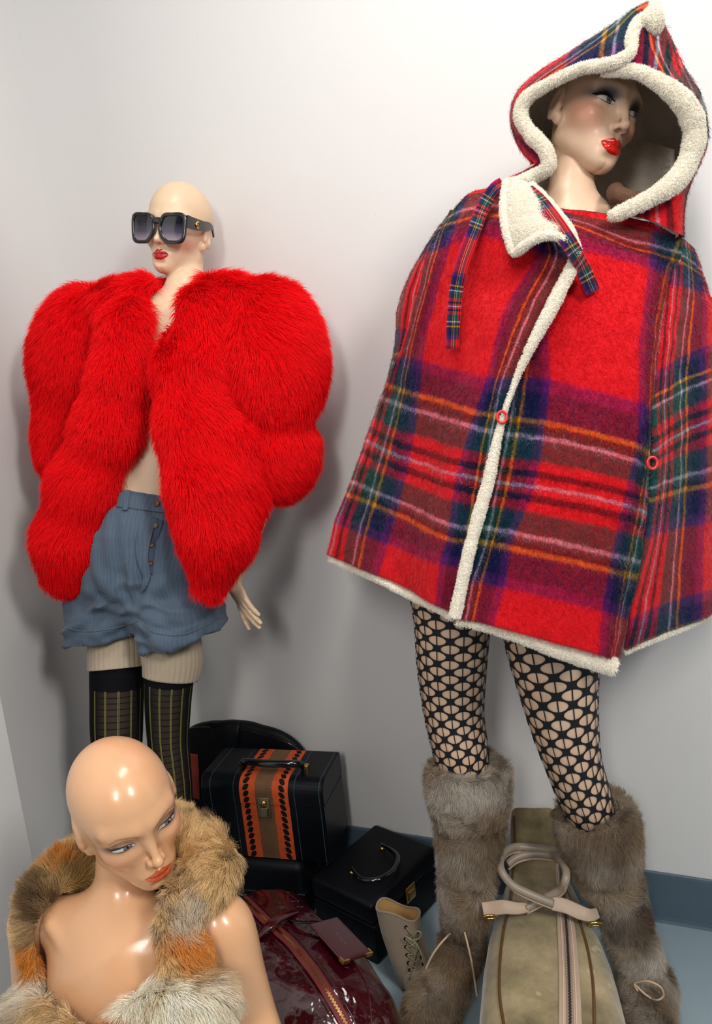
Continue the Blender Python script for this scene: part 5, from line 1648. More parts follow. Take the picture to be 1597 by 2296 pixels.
for t, pts in ((b1, [(1010, 2092, -.415), (985, 2120, -.425), (968, 2145, -.43), (955, 2172, -.432)]), (b1, [(1042, 2090, -.42), (1052, 2130, -.425), (1060, 2170, -.42), (1070, 2235, -.415)]),
               (b2, [(1420, 2205, -.315), (1452, 2200, -.325), (1480, 2212, -.325), (1488, 2232, -.322), (1472, 2243, -.325), (1448, 2230, -.325), (1424, 2208, -.318), (1430, 2222, -.322)]), (b2, [(1462, 2252, -.322), (1485, 2262, -.322), (1503, 2280, -.32), (1507, 2296, -.318)])):
    q = crom(np.array([P(*a) for a in pts]), 60)
    v, f = tube(q, 0.0021, 8)
    tag(mk('cord', v, f, M_CORD, t), 'tan suede cord')

# ------------------------------------------------------------------ patchwork fur vest on the bust
VS = empty('fur_vest', P(270, 2150, -0.9), 'patchwork fox fur vest in ginger, grey and cream on the bust', 'vest')


def vest(Q):
    l, dp, u = RF[:, 0], RF[:, 1], RF[:, 2]
    at = lambda a, b, c: F_C + l * a + dp * b + u * c
    W = lambda px, py, Y, r: (*P(px, py, Y), r)
    d = chain(Q, [W(90, 2120, -.935, .018), W(88, 2060, -.925, .022), W(105, 2000, -.90, .026), W(150, 1955, -.86, .026), W(200, 1925, -.82, .028), W(280, 1890, -.79, .032), W(385, 1868, -.785, .030), W(446, 1898, -.80, .028), W(476, 1950, -.835, .027), W(454, 1988, -.87, .026), W(415, 2028, -.905, .022)], 0.03)
    d = su(d, chain(Q, [W(415, 2028, -.905, .022), W(400, 2085, -.925, .020), W(415, 2140, -.94, .022), W(440, 2230, -.95, .024)], 0.02), 0.02)
    d = su(d, chain(Q, [W(90, 2120, -.935, .016), W(86, 2190, -.945, .014), W(70, 2270, -.955, .028)], 0.02), 0.02)
    # the two fronts across the bust
    d = su(d, chain(Q, [W(260, 2318, -.995, .018), W(330, 2290, -.995, .024), W(400, 2270, -.985, .029), W(462, 2250, -.965, .031)], 0.03), 0.02)
    d = su(d, chain(Q, [W(52, 2285, -.962, .030), W(100, 2285, -.985, .024), W(160, 2320, -1.0, .018)], 0.03), 0.02)
    # body of the vest below
    bd = ell(Q, at(0, -0.004, -0.27), (0.150, 0.105, 0.115), RF)
    bd = np.maximum(bd, ((Q - at(0, 0, -0.232).astype(np.float32)) @ u.astype(np.float32)))
    d = su(d, bd, 0.03)
    bk = ell(Q, at(0, 0.062, -0.12), (0.135, 0.030, 0.17), RF)
    d = su(d, bk, 0.03)
    d = np.maximum(d, -(torso_F(Q) - 0.012))
    for pts in (F_A1, F_A2):
        d = np.maximum(d, -(chain(Q, pts[:6], 0.02) - 0.008))
    return d


V, F = sdf_mesh(vest, (0.48, -1.09, 0.20), (1.02, -0.66, 0.80), 0.006)
mk('vest_pelt', V, F, simple('fox_pelt', lin(150, 122, 90), 0.95, noise=(22, 0.25)), VS)
nf = 210000
p, n, _, _ = tri_sample(V, F, nf, lambda c, nn: np.where(((c - CAM) * nn).sum(1) < 0.3, 1.0, 0.05))
# project to the photograph once to know where each pelt patch lies
w_ = (p - CAM) @ FW
X_ = IW / 2 + FPX * ((p - CAM) @ RT) / w_; Y_ = IH / 2 - FPX * ((p - CAM) @ UP) / w_
TAN, GREY, CREAM, GING, DARK, OLIVE = lin(220, 186, 134), lin(192, 178, 158), lin(246, 236, 216), lin(204, 126, 44), lin(78, 58, 42), lin(164, 132, 78)
wts = np.stack([
    1.2 * np.exp(-((X_ - 450) / 90) ** 2 - ((Y_ - 1930) / 70) ** 2) + 0.25,                                          # tan collar
    1.1 * np.exp(-((X_ - 410) / 45) ** 2 - ((Y_ - 2040) / 45) ** 2) + 0.9 * np.exp(-((Y_ - 2225) / 45) ** 2) * (X_ > 200) + 0.7 * np.exp(-((X_ - 60) / 60) ** 2 - ((Y_ - 2240) / 50) ** 2),
    2.0 * np.exp(-((X_ - 400) / 130) ** 2 - ((Y_ - 2250) / 40) ** 2) + 1.2 * np.exp(-((X_ - 60) / 40) ** 2 - ((Y_ - 2215) / 30) ** 2),
    1.8 * np.exp(-((X_ - 435) / 50) ** 2 - ((Y_ - 2120) / 50) ** 2) + 1.6 * np.exp(-((Y_ - 2300) / 22) ** 2) * (X_ > 230) + 0.8 * np.exp(-((X_ - 85) / 40) ** 2 - ((Y_ - 2150) / 35) ** 2) + 0.6 * np.exp(-((X_ - 150) / 50) ** 2 - ((Y_ - 1940) / 25) ** 2),
    0.7 * np.exp(-((X_ - 95) / 30) ** 2 - ((Y_ - 2040) / 40) ** 2) + 0.22,
    0.9 * np.exp(-((X_ - 190) / 60) ** 2 - ((Y_ - 1985) / 50) ** 2)], 1)
wts = wts * np.exp(1.3 * np.stack([vnoise(p, 20, 60 + i) for i in range(6)], 1) + 1.2 * np.stack([vnoise(p, 70, 80 + i) for i in range(6)], 1))
wts /= wts.sum(1, keepdims=True)
col = (wts ** 1.6 / (wts ** 1.6).sum(1, keepdims=True)) @ np.array([TAN, GREY, CREAM, GING, DARK, OLIVE])
col = col * (0.60 + 0.95 * rng.random((nf, 1)) ** 0.7)
cen_ = P(255, 2120, -0.9)
rad = nrm(p - cen_)
comb = np.array([0, 0, -0.5]) + 0.9 * rad + 0.8 * np.stack([vnoise(p, 12, i + 30) for i in range(3)], 1)
long_ = np.clip((Y_ - 2150) / 80, 0, 1) * 0.006
fur('fur', VS, p, n, comb, (0.020 + long_) * (0.6 + 0.8 * rng.random(nf)), col, M_FURH, width=0.00026, lift=0.42, K=5, clump=0.7, clumps=5200, wild=0.34, curl=0.001, droop=0.1)
# cream suede armhole facing
q = crom(np.array([P(468, 1972, -.862), P(452, 1998, -.888), P(444, 2030, -.90), P(440, 2062, -.905)]), 30)
v, f, uv = ribbon(q, np.tile(nrm(-FW + 0.5 * RT), (30, 1)), np.linspace(0.008, 0.006, 30), 0.003)
tag(mk('armhole_facing', v, f, simple('cream_suede', lin(222, 206, 180), 0.85), VS), 'cream suede armhole facing')

# ------------------------------------------------------------------ bags and cases on the floor
def bag_loft(rows, n=90, m=72, ex=0.62, wr=0.0, seed=0, wsc=18):
    """soft bag: rows of (x, y, half_width, height, base) along its length; rounded-square cross sections standing on the floor"""
    S = crom(np.asarray(rows, float), n)
    T = np.gradient(S[:, :2], axis=0); T = nrm(T); Wd = np.stack([-T[:, 1], T[:, 0]], 1)
    th = np.linspace(0, 2 * np.pi, m, endpoint=False)
    c_, s_ = np.cos(th), np.sin(th)
    ex = np.interp(np.linspace(0, 1, n), np.linspace(0, 1, len(np.atleast_1d(ex))), np.atleast_1d(ex))[:, None]
    sx = np.sign(c_) * np.abs(c_) ** ex; sz = np.sign(s_) * np.abs(s_) ** ex
    v = np.empty((n, m, 3))
    v[..., :2] = S[:, None, :2] + Wd[:, None] * (S[:, 2:3] * sx)[..., None]
    v[..., 2] = S[:, 4:5] + S[:, 3:4] * (0.5 + 0.5 * sz)
    if wr:
        q = v.reshape(-1, 3); d = (vnoise(q, wsc, seed) * 0.6 + vnoise(q, wsc * 2.3, seed + 2) * 0.4).reshape(n, m)
        nn = nrm(v - np.concatenate([S[:, :2], (S[:, 4:5] + S[:, 3:4] * .5)], 1)[:, None])
        v = v + nn * (wr * d)[..., None]
        v[..., 2] = np.maximum(v[..., 2], 0.003)
    f = grid_faces(n, m, True)
    vv = v.reshape(-1, 3)
    f2 = f.tolist() + [list(range(m))[::-1], [(n - 1) * m + i for i in range(m)]]
    cN = np.cross(vv[f[:, 1]] - vv[f[:, 0]], vv[f[:, 3]] - vv[f[:, 0]])
    if (cN * (vv[f[:, 0]] - vv.mean(0))).sum() < 0:
        f2 = [q[::-1] for q in f2]
    return vv, f2, f


def zipper(parent, pth, nn, tape_w, mats, teeth_w, pitch):
    """tape with a row of metal teeth along a path on a surface"""
    v, f, uv = ribbon(pth, nn, tape_w, 0.0014); tp = mk('zipper_tape', v, f, mats[0], parent)
    L = np.concatenate([[0], np.cumsum(np.linalg.norm(np.diff(pth, axis=0), axis=1))])
    T = nrm(np.gradient(pth, axis=0)); W = nrm(np.cross(nn, T)); Nn = np.cross(T, W)
    mb = MB()
    for k, s_ in enumerate(np.arange(0.004, L[-1] - 0.004, pitch)):
        i = int(np.searchsorted(L, s_)); i = min(max(i, 1), len(L) - 1)
        u = (s_ - L[i - 1]) / (L[i] - L[i - 1]); p = pth[i - 1] * (1 - u) + pth[i] * u
        v, f = box_vf(p + Nn[i] * 0.0018 + W[i] * teeth_w * (0.35 if k % 2 else -0.35), T[i] * pitch * 0.42, W[i] * teeth_w, Nn[i] * 0.0012)
        mb.add(v, f)
    return mb.build('zipper_teeth', mats[1], tp, False)


# --- suede holdall between the fur boots
HO = empty('holdall', (1.25, -0.45, 0), 'olive tan suede holdall with rolled handles between the fur boots', 'bag')
su_ = N('olive_suede')
so = su_.obj()
base_ = su_.ramp(su_.noise(9, 6, 0.68, so), [(0.30, lin(96, 86, 62)), (0.48, lin(138, 124, 92)), (0.62, lin(162, 146, 112)), (0.78, lin(190, 172, 138))])
scr = su_.math('GREATER_THAN', su_.noise(26, 2, 0.4, so), 0.70)
su_.set(Base_Color=su_.mix(su_.math('MULTIPLY', scr, 0.35), base_, lin(206, 190, 150)), Roughness=0.9, Sheen_Weight=0.35, Specular_IOR_Level=0.2)
su_.bump(su_.noise(380, 3, 0.6, so), 0.3, 0.001)
M_SUEDE = su_.m
M_TAUPE = simple('taupe_leather', lin(176, 154, 134), 0.5, noise=(40, 0.08), bump=(220, 0.15))
M_TAUPE2 = simple('taupe_handle_leather', lin(150, 136, 120), 0.42, noise=(30, 0.08))
M_PIPE = simple('brown_piping', lin(92, 66, 36), 0.4)
M_BRASS = simple('brass', lin(206, 170, 96), 0.25, 1.0)
cx_ = lambda Y: 1.237 + (-0.33 - Y) * 0.213
HR = [(Y, w, h) for Y, w, h in ((-0.105, .012, .10), (-0.112, .047, .292), (-0.125, .052, .312), (-0.160, .056, .278), (-0.205, .064, .236), (-0.27, .082, .236), (-0.36, .105, .250), (-0.46, .119, .258), (-0.58, .124, .258), (-0.70, .118, .246), (-0.80, .100, .22), (-0.835, .060, .15))]
v, f2, f = bag_loft([(cx_(Y), Y, w, h, 0.004) for Y, w, h in HR], 110, 80, (0.22, 0.25, 0.40, 0.58, 0.62, 0.62), 0.0035, 5, 12)
mk('bag_body', v, f2, M_SUEDE, HO)
sh = Surf(v, f)
for pts in ([(1152, 1830), (1154, 1890), (1150, 1960), (1146, 2020), (1130, 2090), (1122, 2160), (1121, 2230), (1130, 2294), (1146, 2380), (1170, 2480)], [(1255, 1960), (1280, 2020), (1304, 2080), (1320, 2140), (1330, 2210), (1333, 2294), (1334, 2380), (1330, 2480)]):
    pth, nn = sh.line(pts, 70, 0.0006); v, f = tube(pth, 0.0028, 8); mk('piping', v, f, M_PIPE, HO)
pth, nn = sh.line([(1254, 1935), (1262, 2000), (1268, 2060), (1273, 2120), (1277, 2200), (1279, 2294), (1280, 2380), (1280, 2480)], 90, 0.0006)
wd = np.interp(np.linspace(0, 1, len(pth)), [0, 0.35, 1], [.010, .0165, .0190])
v, f, uv = ribbon(pth, nn, wd, 0.0016); mk('zipper_placket', v, f, M_TAUPE, HO)
T = nrm(np.gradient(pth, axis=0)); W = nrm(np.cross(nn, T))
zipper(HO, pth + nn * 0.0016, nn, 0.0055, (simple('mauve_tape', lin(140, 122, 112), 0.7), simple('dull_metal', lin(96, 84, 78), 0.4, 0.8)), 0.0017, 0.0030)
for s_ in (-1, 1):
    v, f = tube(pth + nn * 0.002 + W * (wd * 0.55 * s_)[:, None], 0.0013, 6); mk('placket_seam', v, f, simple('pale_tape', lin(206, 184, 164), 0.7), HO)
HAND1 = [PZ(1180, 2036, .272), PZ(1215, 2018, .285), PZ(1255, 1996, .310), PZ(1268, 1975, .338), PZ(1269, 1950, .346), PZ(1256, 1928, .340), PZ(1240, 1918, .315), PZ(1195, 1914, .312), PZ(1160, 1922, .308), PZ(1138, 1938, .302)]
HAND2 = [PZ(1240, 2026, .290), PZ(1195, 2008, .305), PZ(1150, 1985, .320), PZ(1126, 1955, .340), PZ(1122, 1930, .344), PZ(1134, 1909, .340), PZ(1160, 1899, .325), PZ(1205, 1902, .322), PZ(1240, 1907, .316), PZ(1254, 1911, .306)]
for h_, tab, ring in ((HAND1, [(1082, 2040, .284), (1098, 2038, .282), (1128, 2034, .276), (1160, 2037, .272), (1185, 2034, .274)], (1099, 2056, .276)), (HAND2, [(1238, 2025, .288), (1268, 2032, .284), (1300, 2046, .276), (1322, 2052, .270), (1338, 2048, .264)], (1334, 2072, .250))):
    q = crom(np.array(h_), 90); v, f = tube(q, 0.0078, 14)
    hd = mk('handle', v, f, M_TAUPE2, HO)
    q2 = q + np.array([0.002, -0.004, -0.0085]); v, f = tube(q2, 0.0022, 6); mk('handle_welt', v, f, M_TAUPE, hd)
    q = crom(np.array([PZ(*t_) for t_ in tab]), 40)
    v, f, uv = ribbon(q, np.tile(nrm(-FW + 0.6 * UP), (40, 1)), np.interp(np.linspace(0, 1, 40), [0, .5, 1], [.0125, .0125, .0085]), 0.005)
    mk('handle_tab', v, f, M_TAUPE, HO)
    c = PZ(*ring); th = np.linspace(0, 2 * np.pi, 30, endpoint=False)
    v, f = tube(c + np.cos(th)[:, None] * RT * 0.013 + np.sin(th)[:, None] * (0.35 * UP - 0.3 * FW) * 0.016, 0.0022, 8, True)
    mk('ring', v, f, M_BRASS, HO)

# --- burgundy patent bag
BU = empty('patent_bag', (0.79, -0.53, 0), 'shiny burgundy patent leather bag with gold zip behind the bust\'s arm', 'bag')
pm = N('burgundy_patent')
po = pm.obj()
pm.set(Base_Color=pm.mix(pm.noise(5, 3, 0.5, po), lin(44, 5, 14), lin(66, 9, 20)), Roughness=0.10, Coat_Weight=1.0, Coat_Roughness=0.03, Specular_IOR_Level=0.6)
h1 = pm.noise(13, 2, 0.5, po); h2 = pm.noise(34, 2, 0.5, po)
pm.bump(pm.math('ADD', h1, pm.math('MULTIPLY', h2, 0.35)), 0.7, 0.026)
M_PAT = pm.m
M_PAT2 = simple('burgundy_patent_trim', lin(66, 10, 20), 0.12, coat=1.0)
ax_ = nrm(np.array([0.826, -0.563]))
bp = lambda s_: np.array([0.785, -0.515]) + ax_ * s_
BR = [(s_, w, h) for s_, w, h in ((-0.262, .012, .07), (-0.255, .055, .15), (-0.22, .090, .190), (-0.15, .108, .212), (-0.05, .116, .222), (0.06, .118, .222), (0.16, .112, .205), (0.235, .085, .17), (0.262, .050, .12), (0.270, .012, .06))]
v, f2, f = bag_loft([(*bp(s_), w, h, 0.004) for s_, w, h in BR], 150, 110, 0.78, 0.0062, 9, 13)
mk('bag_body', v, f2, M_PAT, BU)
sb_ = Surf(v, f)
pth, nn = sb_.line([(545, 2016), (575, 2046), (600, 2070), (632, 2098), (664, 2130), (702, 2178), (735, 2228), (772, 2292), (800, 2350)], 100, 0.003)
zipper(BU, pth, nn, 0.0105, (simple('burgundy_tape', lin(110, 34, 36), 0.6), M_GOLD), 0.0024, 0.0031)
T = nrm(np.gradient(pth, axis=0)); W = nrm(np.cross(nn, T))
for o_ in (-0.016, 0.017):
    q = np.array([sb_.near(x)[0] for x in pth + W * o_]) + nn * 0.0008
    v, f = tube(q, 0.0015, 6); mk('piping', v, f, M_PAT2, BU)
pth, nn = sb_.line([(790, 2150), (812, 2185), (826, 2225), (832, 2262), (834, 2294)], 40, 0.0006); v, f = tube(pth, 0.0016, 6); mk('piping', v, f, M_PAT2, BU)
pth, nn = sb_.line([(525, 1985), (560, 1992), (600, 1990), (640, 2002), (670, 2022)], 40, 0.0006); v, f = tube(pth, 0.0012, 6); mk('piping', v, f, M_PAT2, BU)
for (x, y), rx, ry in (((582, 1974), 20, 12), ((582, 1974), 8, 4), ((655, 2016), 9, 6)):
    t_ = np.linspace(0, 2 * np.pi, 30)
    pth, nn = sb_.line(np.stack([x + rx * np.cos(t_), y + ry * np.sin(t_) + rx * 0.25 * np.cos(t_)], 1), 60, 0.0008)
    if len(pth) > 10:
        v, f = tube(pth, 0.0009, 6); mk('stitched_ring', v, f, M_PAT2, BU)
# strap over the zip, luggage tag with gold corners
h0, n0 = sb_.hit(572, 2112, 0.003); h1_, n1 = sb_.hit(641, 2066, 0.012); hm, nm_ = sb_.hit(605, 2092, 0.016); he, ne = sb_.hit(662, 2046, 0.001)
q = crom(np.array([h0, hm, h1_, he]), 40); v, f, uv = ribbon(q, np.tile(nm_, (40, 1)), 0.0100, 0.004); mk('strap', v, f, M_PAT2, BU)
cs = [sb_.hit(x, y, 0.006)[0] for x, y in ((700, 2104), (738, 2074), (816, 2152), (774, 2193))]
cen = np.mean(cs, 0); e1 = nrm((cs[2] + cs[3] - cs[0] - cs[1])); e2 = (cs[1] + cs[2] - cs[0] - cs[3]); e2 = nrm(e2 - (e2 @ e1) * e1); e3 = np.cross(e1, e2)
if e3 @ FW > 0: e3 = -e3
cen = cen + e3 * 0.016
hl = np.linalg.norm(cs[2] + cs[3] - cs[0] - cs[1]) / 4; hw = np.linalg.norm(cs[1] + cs[2] - cs[0] - cs[3]) / 4
v, f = box_vf(cen, e1 * hl, e2 * hw, e3 * 0.0028, 0.0024)
tg = tag(mk('luggage_tag', v, f, M_PAT2, BU), 'burgundy luggage tag with gold corners')
for s_ in (-1, 1):
    c = cen + e1 * hl + e2 * hw * s_
    mb = MB()
    v, f = box_vf(c - e1 * 0.0055, e1 * 0.0062, e2 * 0.0016, e3 * 0.0036); mb.add(v, f)
    v, f = box_vf(c - e2 * s_ * 0.0065, e1 * 0.0016, e2 * 0.0078, e3 * 0.0036); mb.add(v, f)
    mb.build('tag_corner', M_GOLD, tg, False)
q = cen + e3 * 0.003
M_THREAD = simple('wine_thread', lin(120, 50, 56), 0.6)
for s_ in (-1, 1):
    mb = MB()
    for t_ in np.linspace(-0.88, 0.88, 36):
        v, f = box_vf(q + e1 * hl * t_ + e2 * hw * 0.88 * s_, e1 * 0.0007, e2 * 0.0003, e3 * 0.0003); mb.add(v, f)
    mb.build('stitching', M_THREAD, tg, False)
# embossed lettering on the tag, worn past reading: eight small marks in a row
mb = MB()
for k in range(8):
    c = q + e1 * (-0.012 + 0.0042 * k)
    for j in range(3):
        a = random.choice((0.0, 0.5, -0.5, 1.57)); u_ = e2 * math.cos(a) + e1 * math.sin(a)
        v, f = box_vf(c + e1 * random.uniform(-.0010, .0010) + e2 * random.uniform(-.0014, .0014), u_ * 0.0013, np.cross(e3, u_) * 0.00022, e3 * 0.00025); mb.add(v, f)
mb.build('lettering', simple('worn_foil', lin(170, 130, 120), 0.35, 0.6), tg, False)
q = crom(np.array([sb_.hit(646, 2062, 0.004)[0], sb_.hit(668, 2078, 0.010)[0], cen - e1 * hl * 0.9]), 24)
v, f, uv = ribbon(q, np.tile(e3, (24, 1)), 0.0045, 0.002); mk('tag_strap', v, f, simple('black_patent', lin(16, 8, 14), 0.15, coat=0.8), BU)

# --- train case with the orange braided band
def frame2(ang):
    return np.array([math.cos(ang), math.sin(ang), 0.0]), np.array([-math.sin(ang), math.cos(ang), 0.0])


M_BLK = simple('black_leatherette', lin(4, 6, 12), 0.5, noise=(50, 0.2), bump=(420, 0.25), spec=0.22)
M_BLKG = simple('black_gloss', lin(12, 14, 20), 0.16, coat=0.5)
g1, g2 = frame2(math.radians(7.0))
TC = np.array([0.560, -0.158, 0.172]); TW, TD, TH = 0.156, 0.078, 0.205
tm = N('banded_leatherette')
tx = tm.n('ShaderNodeSeparateXYZ', i_0=tm.uv())
X, Z = tx.outputs[0], tx.outputs[1]
xa = tm.math('ABSOLUTE', tm.math('SUBTRACT', X, 0.008))
ora = tm.mix(tm.noise(34, 4, 0.65, tm.obj()), lin(150, 52, 20), lin(216, 92, 42))
brn = tm.mix(tm.noise(28, 4, 0.6, tm.obj()), lin(70, 50, 34), lin(120, 88, 62))
nav = tm.mix(tm.noise(50, 3, 0.6, tm.obj()), lin(3, 5, 10), lin(8, 12, 19))
inb = tm.math('LESS_THAN', xa, 0.0625)
cb = tm.math('LESS_THAN', tm.math('ADD', xa, tm.math('MULTIPLY', tm.noise(60, 2, 0.5, tm.obj()), 0.008)), 0.0265)
col = tm.mix(cb, ora, brn)
# braid: a chain of black links
fz = tm.math('SUBTRACT', tm.math('FRACT', tm.math('MULTIPLY', Z, 62.0)), 0.5)
dx = tm.math('DIVIDE', tm.math('ADD', tm.math('SUBTRACT', xa, 0.046), tm.math('MULTIPLY', fz, 0.0065)), 0.0068)
lk = tm.math('LESS_THAN', tm.math('ADD', tm.math('POWER', tm.math('ABSOLUTE', dx), 2.5), tm.math('POWER', tm.math('ABSOLUTE', tm.math('MULTIPLY', fz, 2.02)), 2.5)), 1.0)
col = tm.mix(lk, col, lin(8, 8, 12))
col = tm.mix(inb, nav, col)
st = tm.math('MAXIMUM', tm.math('LESS_THAN', tm.math('ABSOLUTE', tm.math('SUBTRACT', xa, 0.078)), 0.0006), tm.math('LESS_THAN', tm.math('ABSOLUTE', tm.math('SUBTRACT', xa, 0.140)), 0.0006))
col = tm.mix(tm.math('MULTIPLY', st, 0.7), col, lin(70, 96, 108))
tm.set(Base_Color=col, Roughness=tm.math('ADD', 0.36, tm.math('MULTIPLY', inb, 0.4)))
tm.set(Specular_IOR_Level=0.25)
tm.bump(tm.noise(400, 3, 0.6, tm.obj()), 0.2, 0.001)
M_BAND = tm.m
TR = empty('train_case', TC, 'black train case with orange braided band and brass lock', 'case')


def case_part(name, z0, z1, grow, parent, round_top):
    """box section of the case with a rounded front top edge; uv = metres across and along the front"""
    r = 0.032 if round_top else 0.0
    prof = [(-TD - grow, z0)]
    if round_top:
        prof += [(-TD - grow + r * (1 - math.cos(a)), z1 - r + r * math.sin(a)) for a in np.linspace(0, math.pi / 2, 9)]
        prof += [(TD + grow - 0.012 * (1 - math.cos(a)), z1 - 0.012 + 0.012 * math.sin(a)) for a in np.linspace(math.pi / 2, 0, 6)]
    else:
        prof += [(-TD - grow, z1), (TD + grow, z1)]
    prof += [(TD + grow, z0)]
    prof = np.array(prof)
    s_ = np.concatenate([[0], np.cumsum(np.linalg.norm(np.diff(prof, axis=0), axis=1))]) + z0
    xs = [-TW - grow, -TW - grow + 0.003, TW + grow - 0.003, TW + grow]
    ins = [0.004, 0, 0, 0.004]
    mid = prof.mean(0)
    v, uv = [], []
    for x, i_ in zip(xs, ins):
        for (d_, z), q in zip(prof, s_):
            dd = np.array([d_, z]) - mid; dd = dd * (1 - i_ / (np.linalg.norm(dd) + 1e-9))
            v.append(TC + g1 * x + g2 * (mid[0] + dd[0]) + np.array([0, 0, mid[1] + dd[1]])); uv.append((x, q))
    k = len(prof)
    f = grid_faces(4, k, True).tolist() + [list(range(k))[::-1], [3 * k + i for i in range(k)]]
    v = np.array(v)
    n0 = np.cross(v[f[0][1]] - v[f[0][0]], v[f[0][3]] - v[f[0][0]])
    if n0 @ (v[f[0][0]] - v.mean(0)) < 0: f = [q[::-1] for q in f]
    return mk(name, v, f, M_BAND, parent, False, uv=np.array(uv))


case_part('case_body', 0.0, 0.142, 0.0, TR, False)
lid = case_part('lid', 0.1435, TH, 0.001, TR, True)
fp = lambda x, z, d_=0.0: TC + g1 * x - g2 * (TD + d_) + np.array([0, 0, z])
mb = MB(); v, f = box_vf(fp(0.006, 0.136, 0.002), g1 * 0.0165, g2 * 0.0018, (0, 0, 0.026), 0.0016); mb.add(v, f); v, f = box_vf(fp(0.006, 0.126, 0.005), g1 * 0.0105, g2 * 0.0022, (0, 0, 0.0115), 0.0016); mb.add(v, f)
lk_ = tag(mb.build('lock', simple('old_brass', lin(150, 140, 108), 0.35, 1.0), TR), 'brass lock plate')
v, f = tube(np.array([fp(0.006, 0.147, 0.003), fp(0.006, 0.147, 0.008)]), 0.008, 18, ref=(0, 0, 1)); mk('lock_button', v, f, M_BRASS, lk_)
tp_ = lambda x, d_, z: TC + g1 * (x + 0.020) + g2 * d_ + np.array([0, 0, TH + z])
q = crom(np.array([tp_(-0.080, -0.018, 0.004), tp_(-0.078, -0.030, 0.020), tp_(-0.055, -0.042, 0.026), tp_(-0.004, -0.047, 0.027), tp_(0.048, -0.042, 0.026), tp_(0.070, -0.030, 0.020), tp_(0.072, -0.018, 0.004)]), 60)
v, f = tube(q, np.interp(np.linspace(0, 1, 60), [0, .2, .5, .8, 1], [.006, .0085, .0095, .0085, .006]), 14); mk('handle', v, f, M_BLKG, TR)
for x in (-0.088, 0.080):
    v, f = box_vf(tp_(x, -0.016, 0.004), g1 * 0.006, g2 * 0.007, (0, 0, 0.008), 0.003); mk('handle_bracket', v, f, M_BRASS, TR)

# --- the suitcase it stands on
v, f = box_vf((0.505, -0.170, 0.086), g1 * 0.145, g2 * 0.092, (0, 0, 0.083), 0.022)
SC = tag(mk('suitcase', v, f, M_BLK, None), 'plain black suitcase lying flat under the train case', 'suitcase')
v, f = tube(crom(np.array([np.array([0.505, -0.170, 0.10]) + g1 * x - g2 * d_ for x, d_ in ((-.05, .090), (-.045, .112), (0, .118), (.045, .112), (.05, .096))]), 30), 0.006, 10); mk('handle', v, f, M_BLKG, SC)
v, f = box_vf((0.505, -0.170, 0.092), g1 * 0.1456, g2 * 0.0926, (0, 0, 0.0022), 0.002); mk('edge_binding', v, f, M_BLKG, SC, False)

# --- black vanity case beside it
k1, k2 = frame2(math.radians(-17.5))
VC = np.array([0.812, -0.160, 0.0])
VA = empty('vanity_case', VC, 'small black vanity case with a flat top handle and brass catch', 'case')
v, f = box_vf(VC + np.array([0, 0, 0.050]), k1 * 0.092, k2 * 0.124, (0, 0, 0.047), 0.008); mk('case_body', v, f, M_BLK, VA)
v, f = box_vf(VC + np.array([0, 0, 0.126]), k1 * 0.0935, k2 * 0.1255, (0, 0, 0.0265), 0.012); lid2 = mk('lid', v, f, M_BLK, VA)
vt = lambda a, b, z: VC + k1 * a + k2 * b + np.array([0, 0, z])
q1, q2 = PZ(790, 1957, .156), PZ(858, 1903, .156)
for q in (q1, q2):
    mb = MB(); v, f = tube(np.array([q + np.array([0, 0, -0.006]), q + np.array([0, 0, 0.006])]), 0.0062, 14, ref=(1, 0, 0)); mb.add(v, f)
    v, f = tube(np.array([q + np.array([0, 0, 0.004]), q + np.array([0, 0, 0.013])]), 0.0032, 12, ref=(1, 0, 0)); mb.add(v, f)
    mb.build('handle_post', M_BRASS, VA)
q = crom(np.array([q1 + np.array([0, 0, .010]), PZ(812, 1972, .170), PZ(850, 1972, .172), PZ(884, 1950, .172), PZ(892, 1925, .171), PZ(880, 1908, .170), q2 + np.array([0, 0, .010])]), 60)
v, f = tube(q, np.interp(np.linspace(0, 1, 60), [0, .25, .75, 1], [.004, .0068, .0068, .004]), 12); mk('handle', v, f, M_BLKG, VA)
c = VC + k1 * 0.0945 + k2 * 0.012 + np.array([0, 0, 0.098])
mb = MB(); v, f = box_vf(c, k2 * 0.018, k1 * 0.002, (0, 0, 0.020), 0.0018); mb.add(v, f); v, f = box_vf(c + k1 * 0.0035 - np.array([0, 0, 0.004]), k2 * 0.0115, k1 * 0.002, (0, 0, 0.012), 0.0018); mb.add(v, f)
tag(mb.build('catch', M_BRASS, VA), 'brass catch')

# --- soft black bag against the wall
v, f2, f = bag_loft([(0.205, -0.036, .004, .20, .004), (0.212, -0.038, .022, .33, .004), (0.25, -0.038, .026, .385, .004), (0.34, -0.038, .026, .408, .004), (0.44, -0.037, .025, .412, .004), (0.53, -0.036, .023, .392, .004), (0.585, -0.035, .021, .35, .004), (0.607, -0.035, .017, .28, .004), (0.612, -0.035, .004, .20, .004)], 80, 60, 0.6, 0.003, 4, 14)
SBG = empty('soft_bag', (0.42, -0.037, 0), 'large soft black bag with a wide strap against the wall behind the train case', 'bag')
mk('bag_body', v, f2, M_BLK, SBG)
sg = Surf(v, f)
q = crom(np.array([P(505, 1672, -.062), P(505, 1640, -.060), P(507, 1624, -.046), P(510, 1640, -.012)]), 40)
T = nrm(np.gradient(q, axis=0)); nn = nrm(np.cross(T, np.tile([1.0, 0, 0], (40, 1)))); nn = np.where((nn @ FW)[:, None] > 0, -nn, nn)
v, f, uv = ribbon(q, nn, 0.043, 0.004); mk('strap', v, f, M_BLK, SBG)
pth, nn = sg.line([(436, 1690), (438, 1720), (440, 1760), (441, 1790)], 20, 0.001)
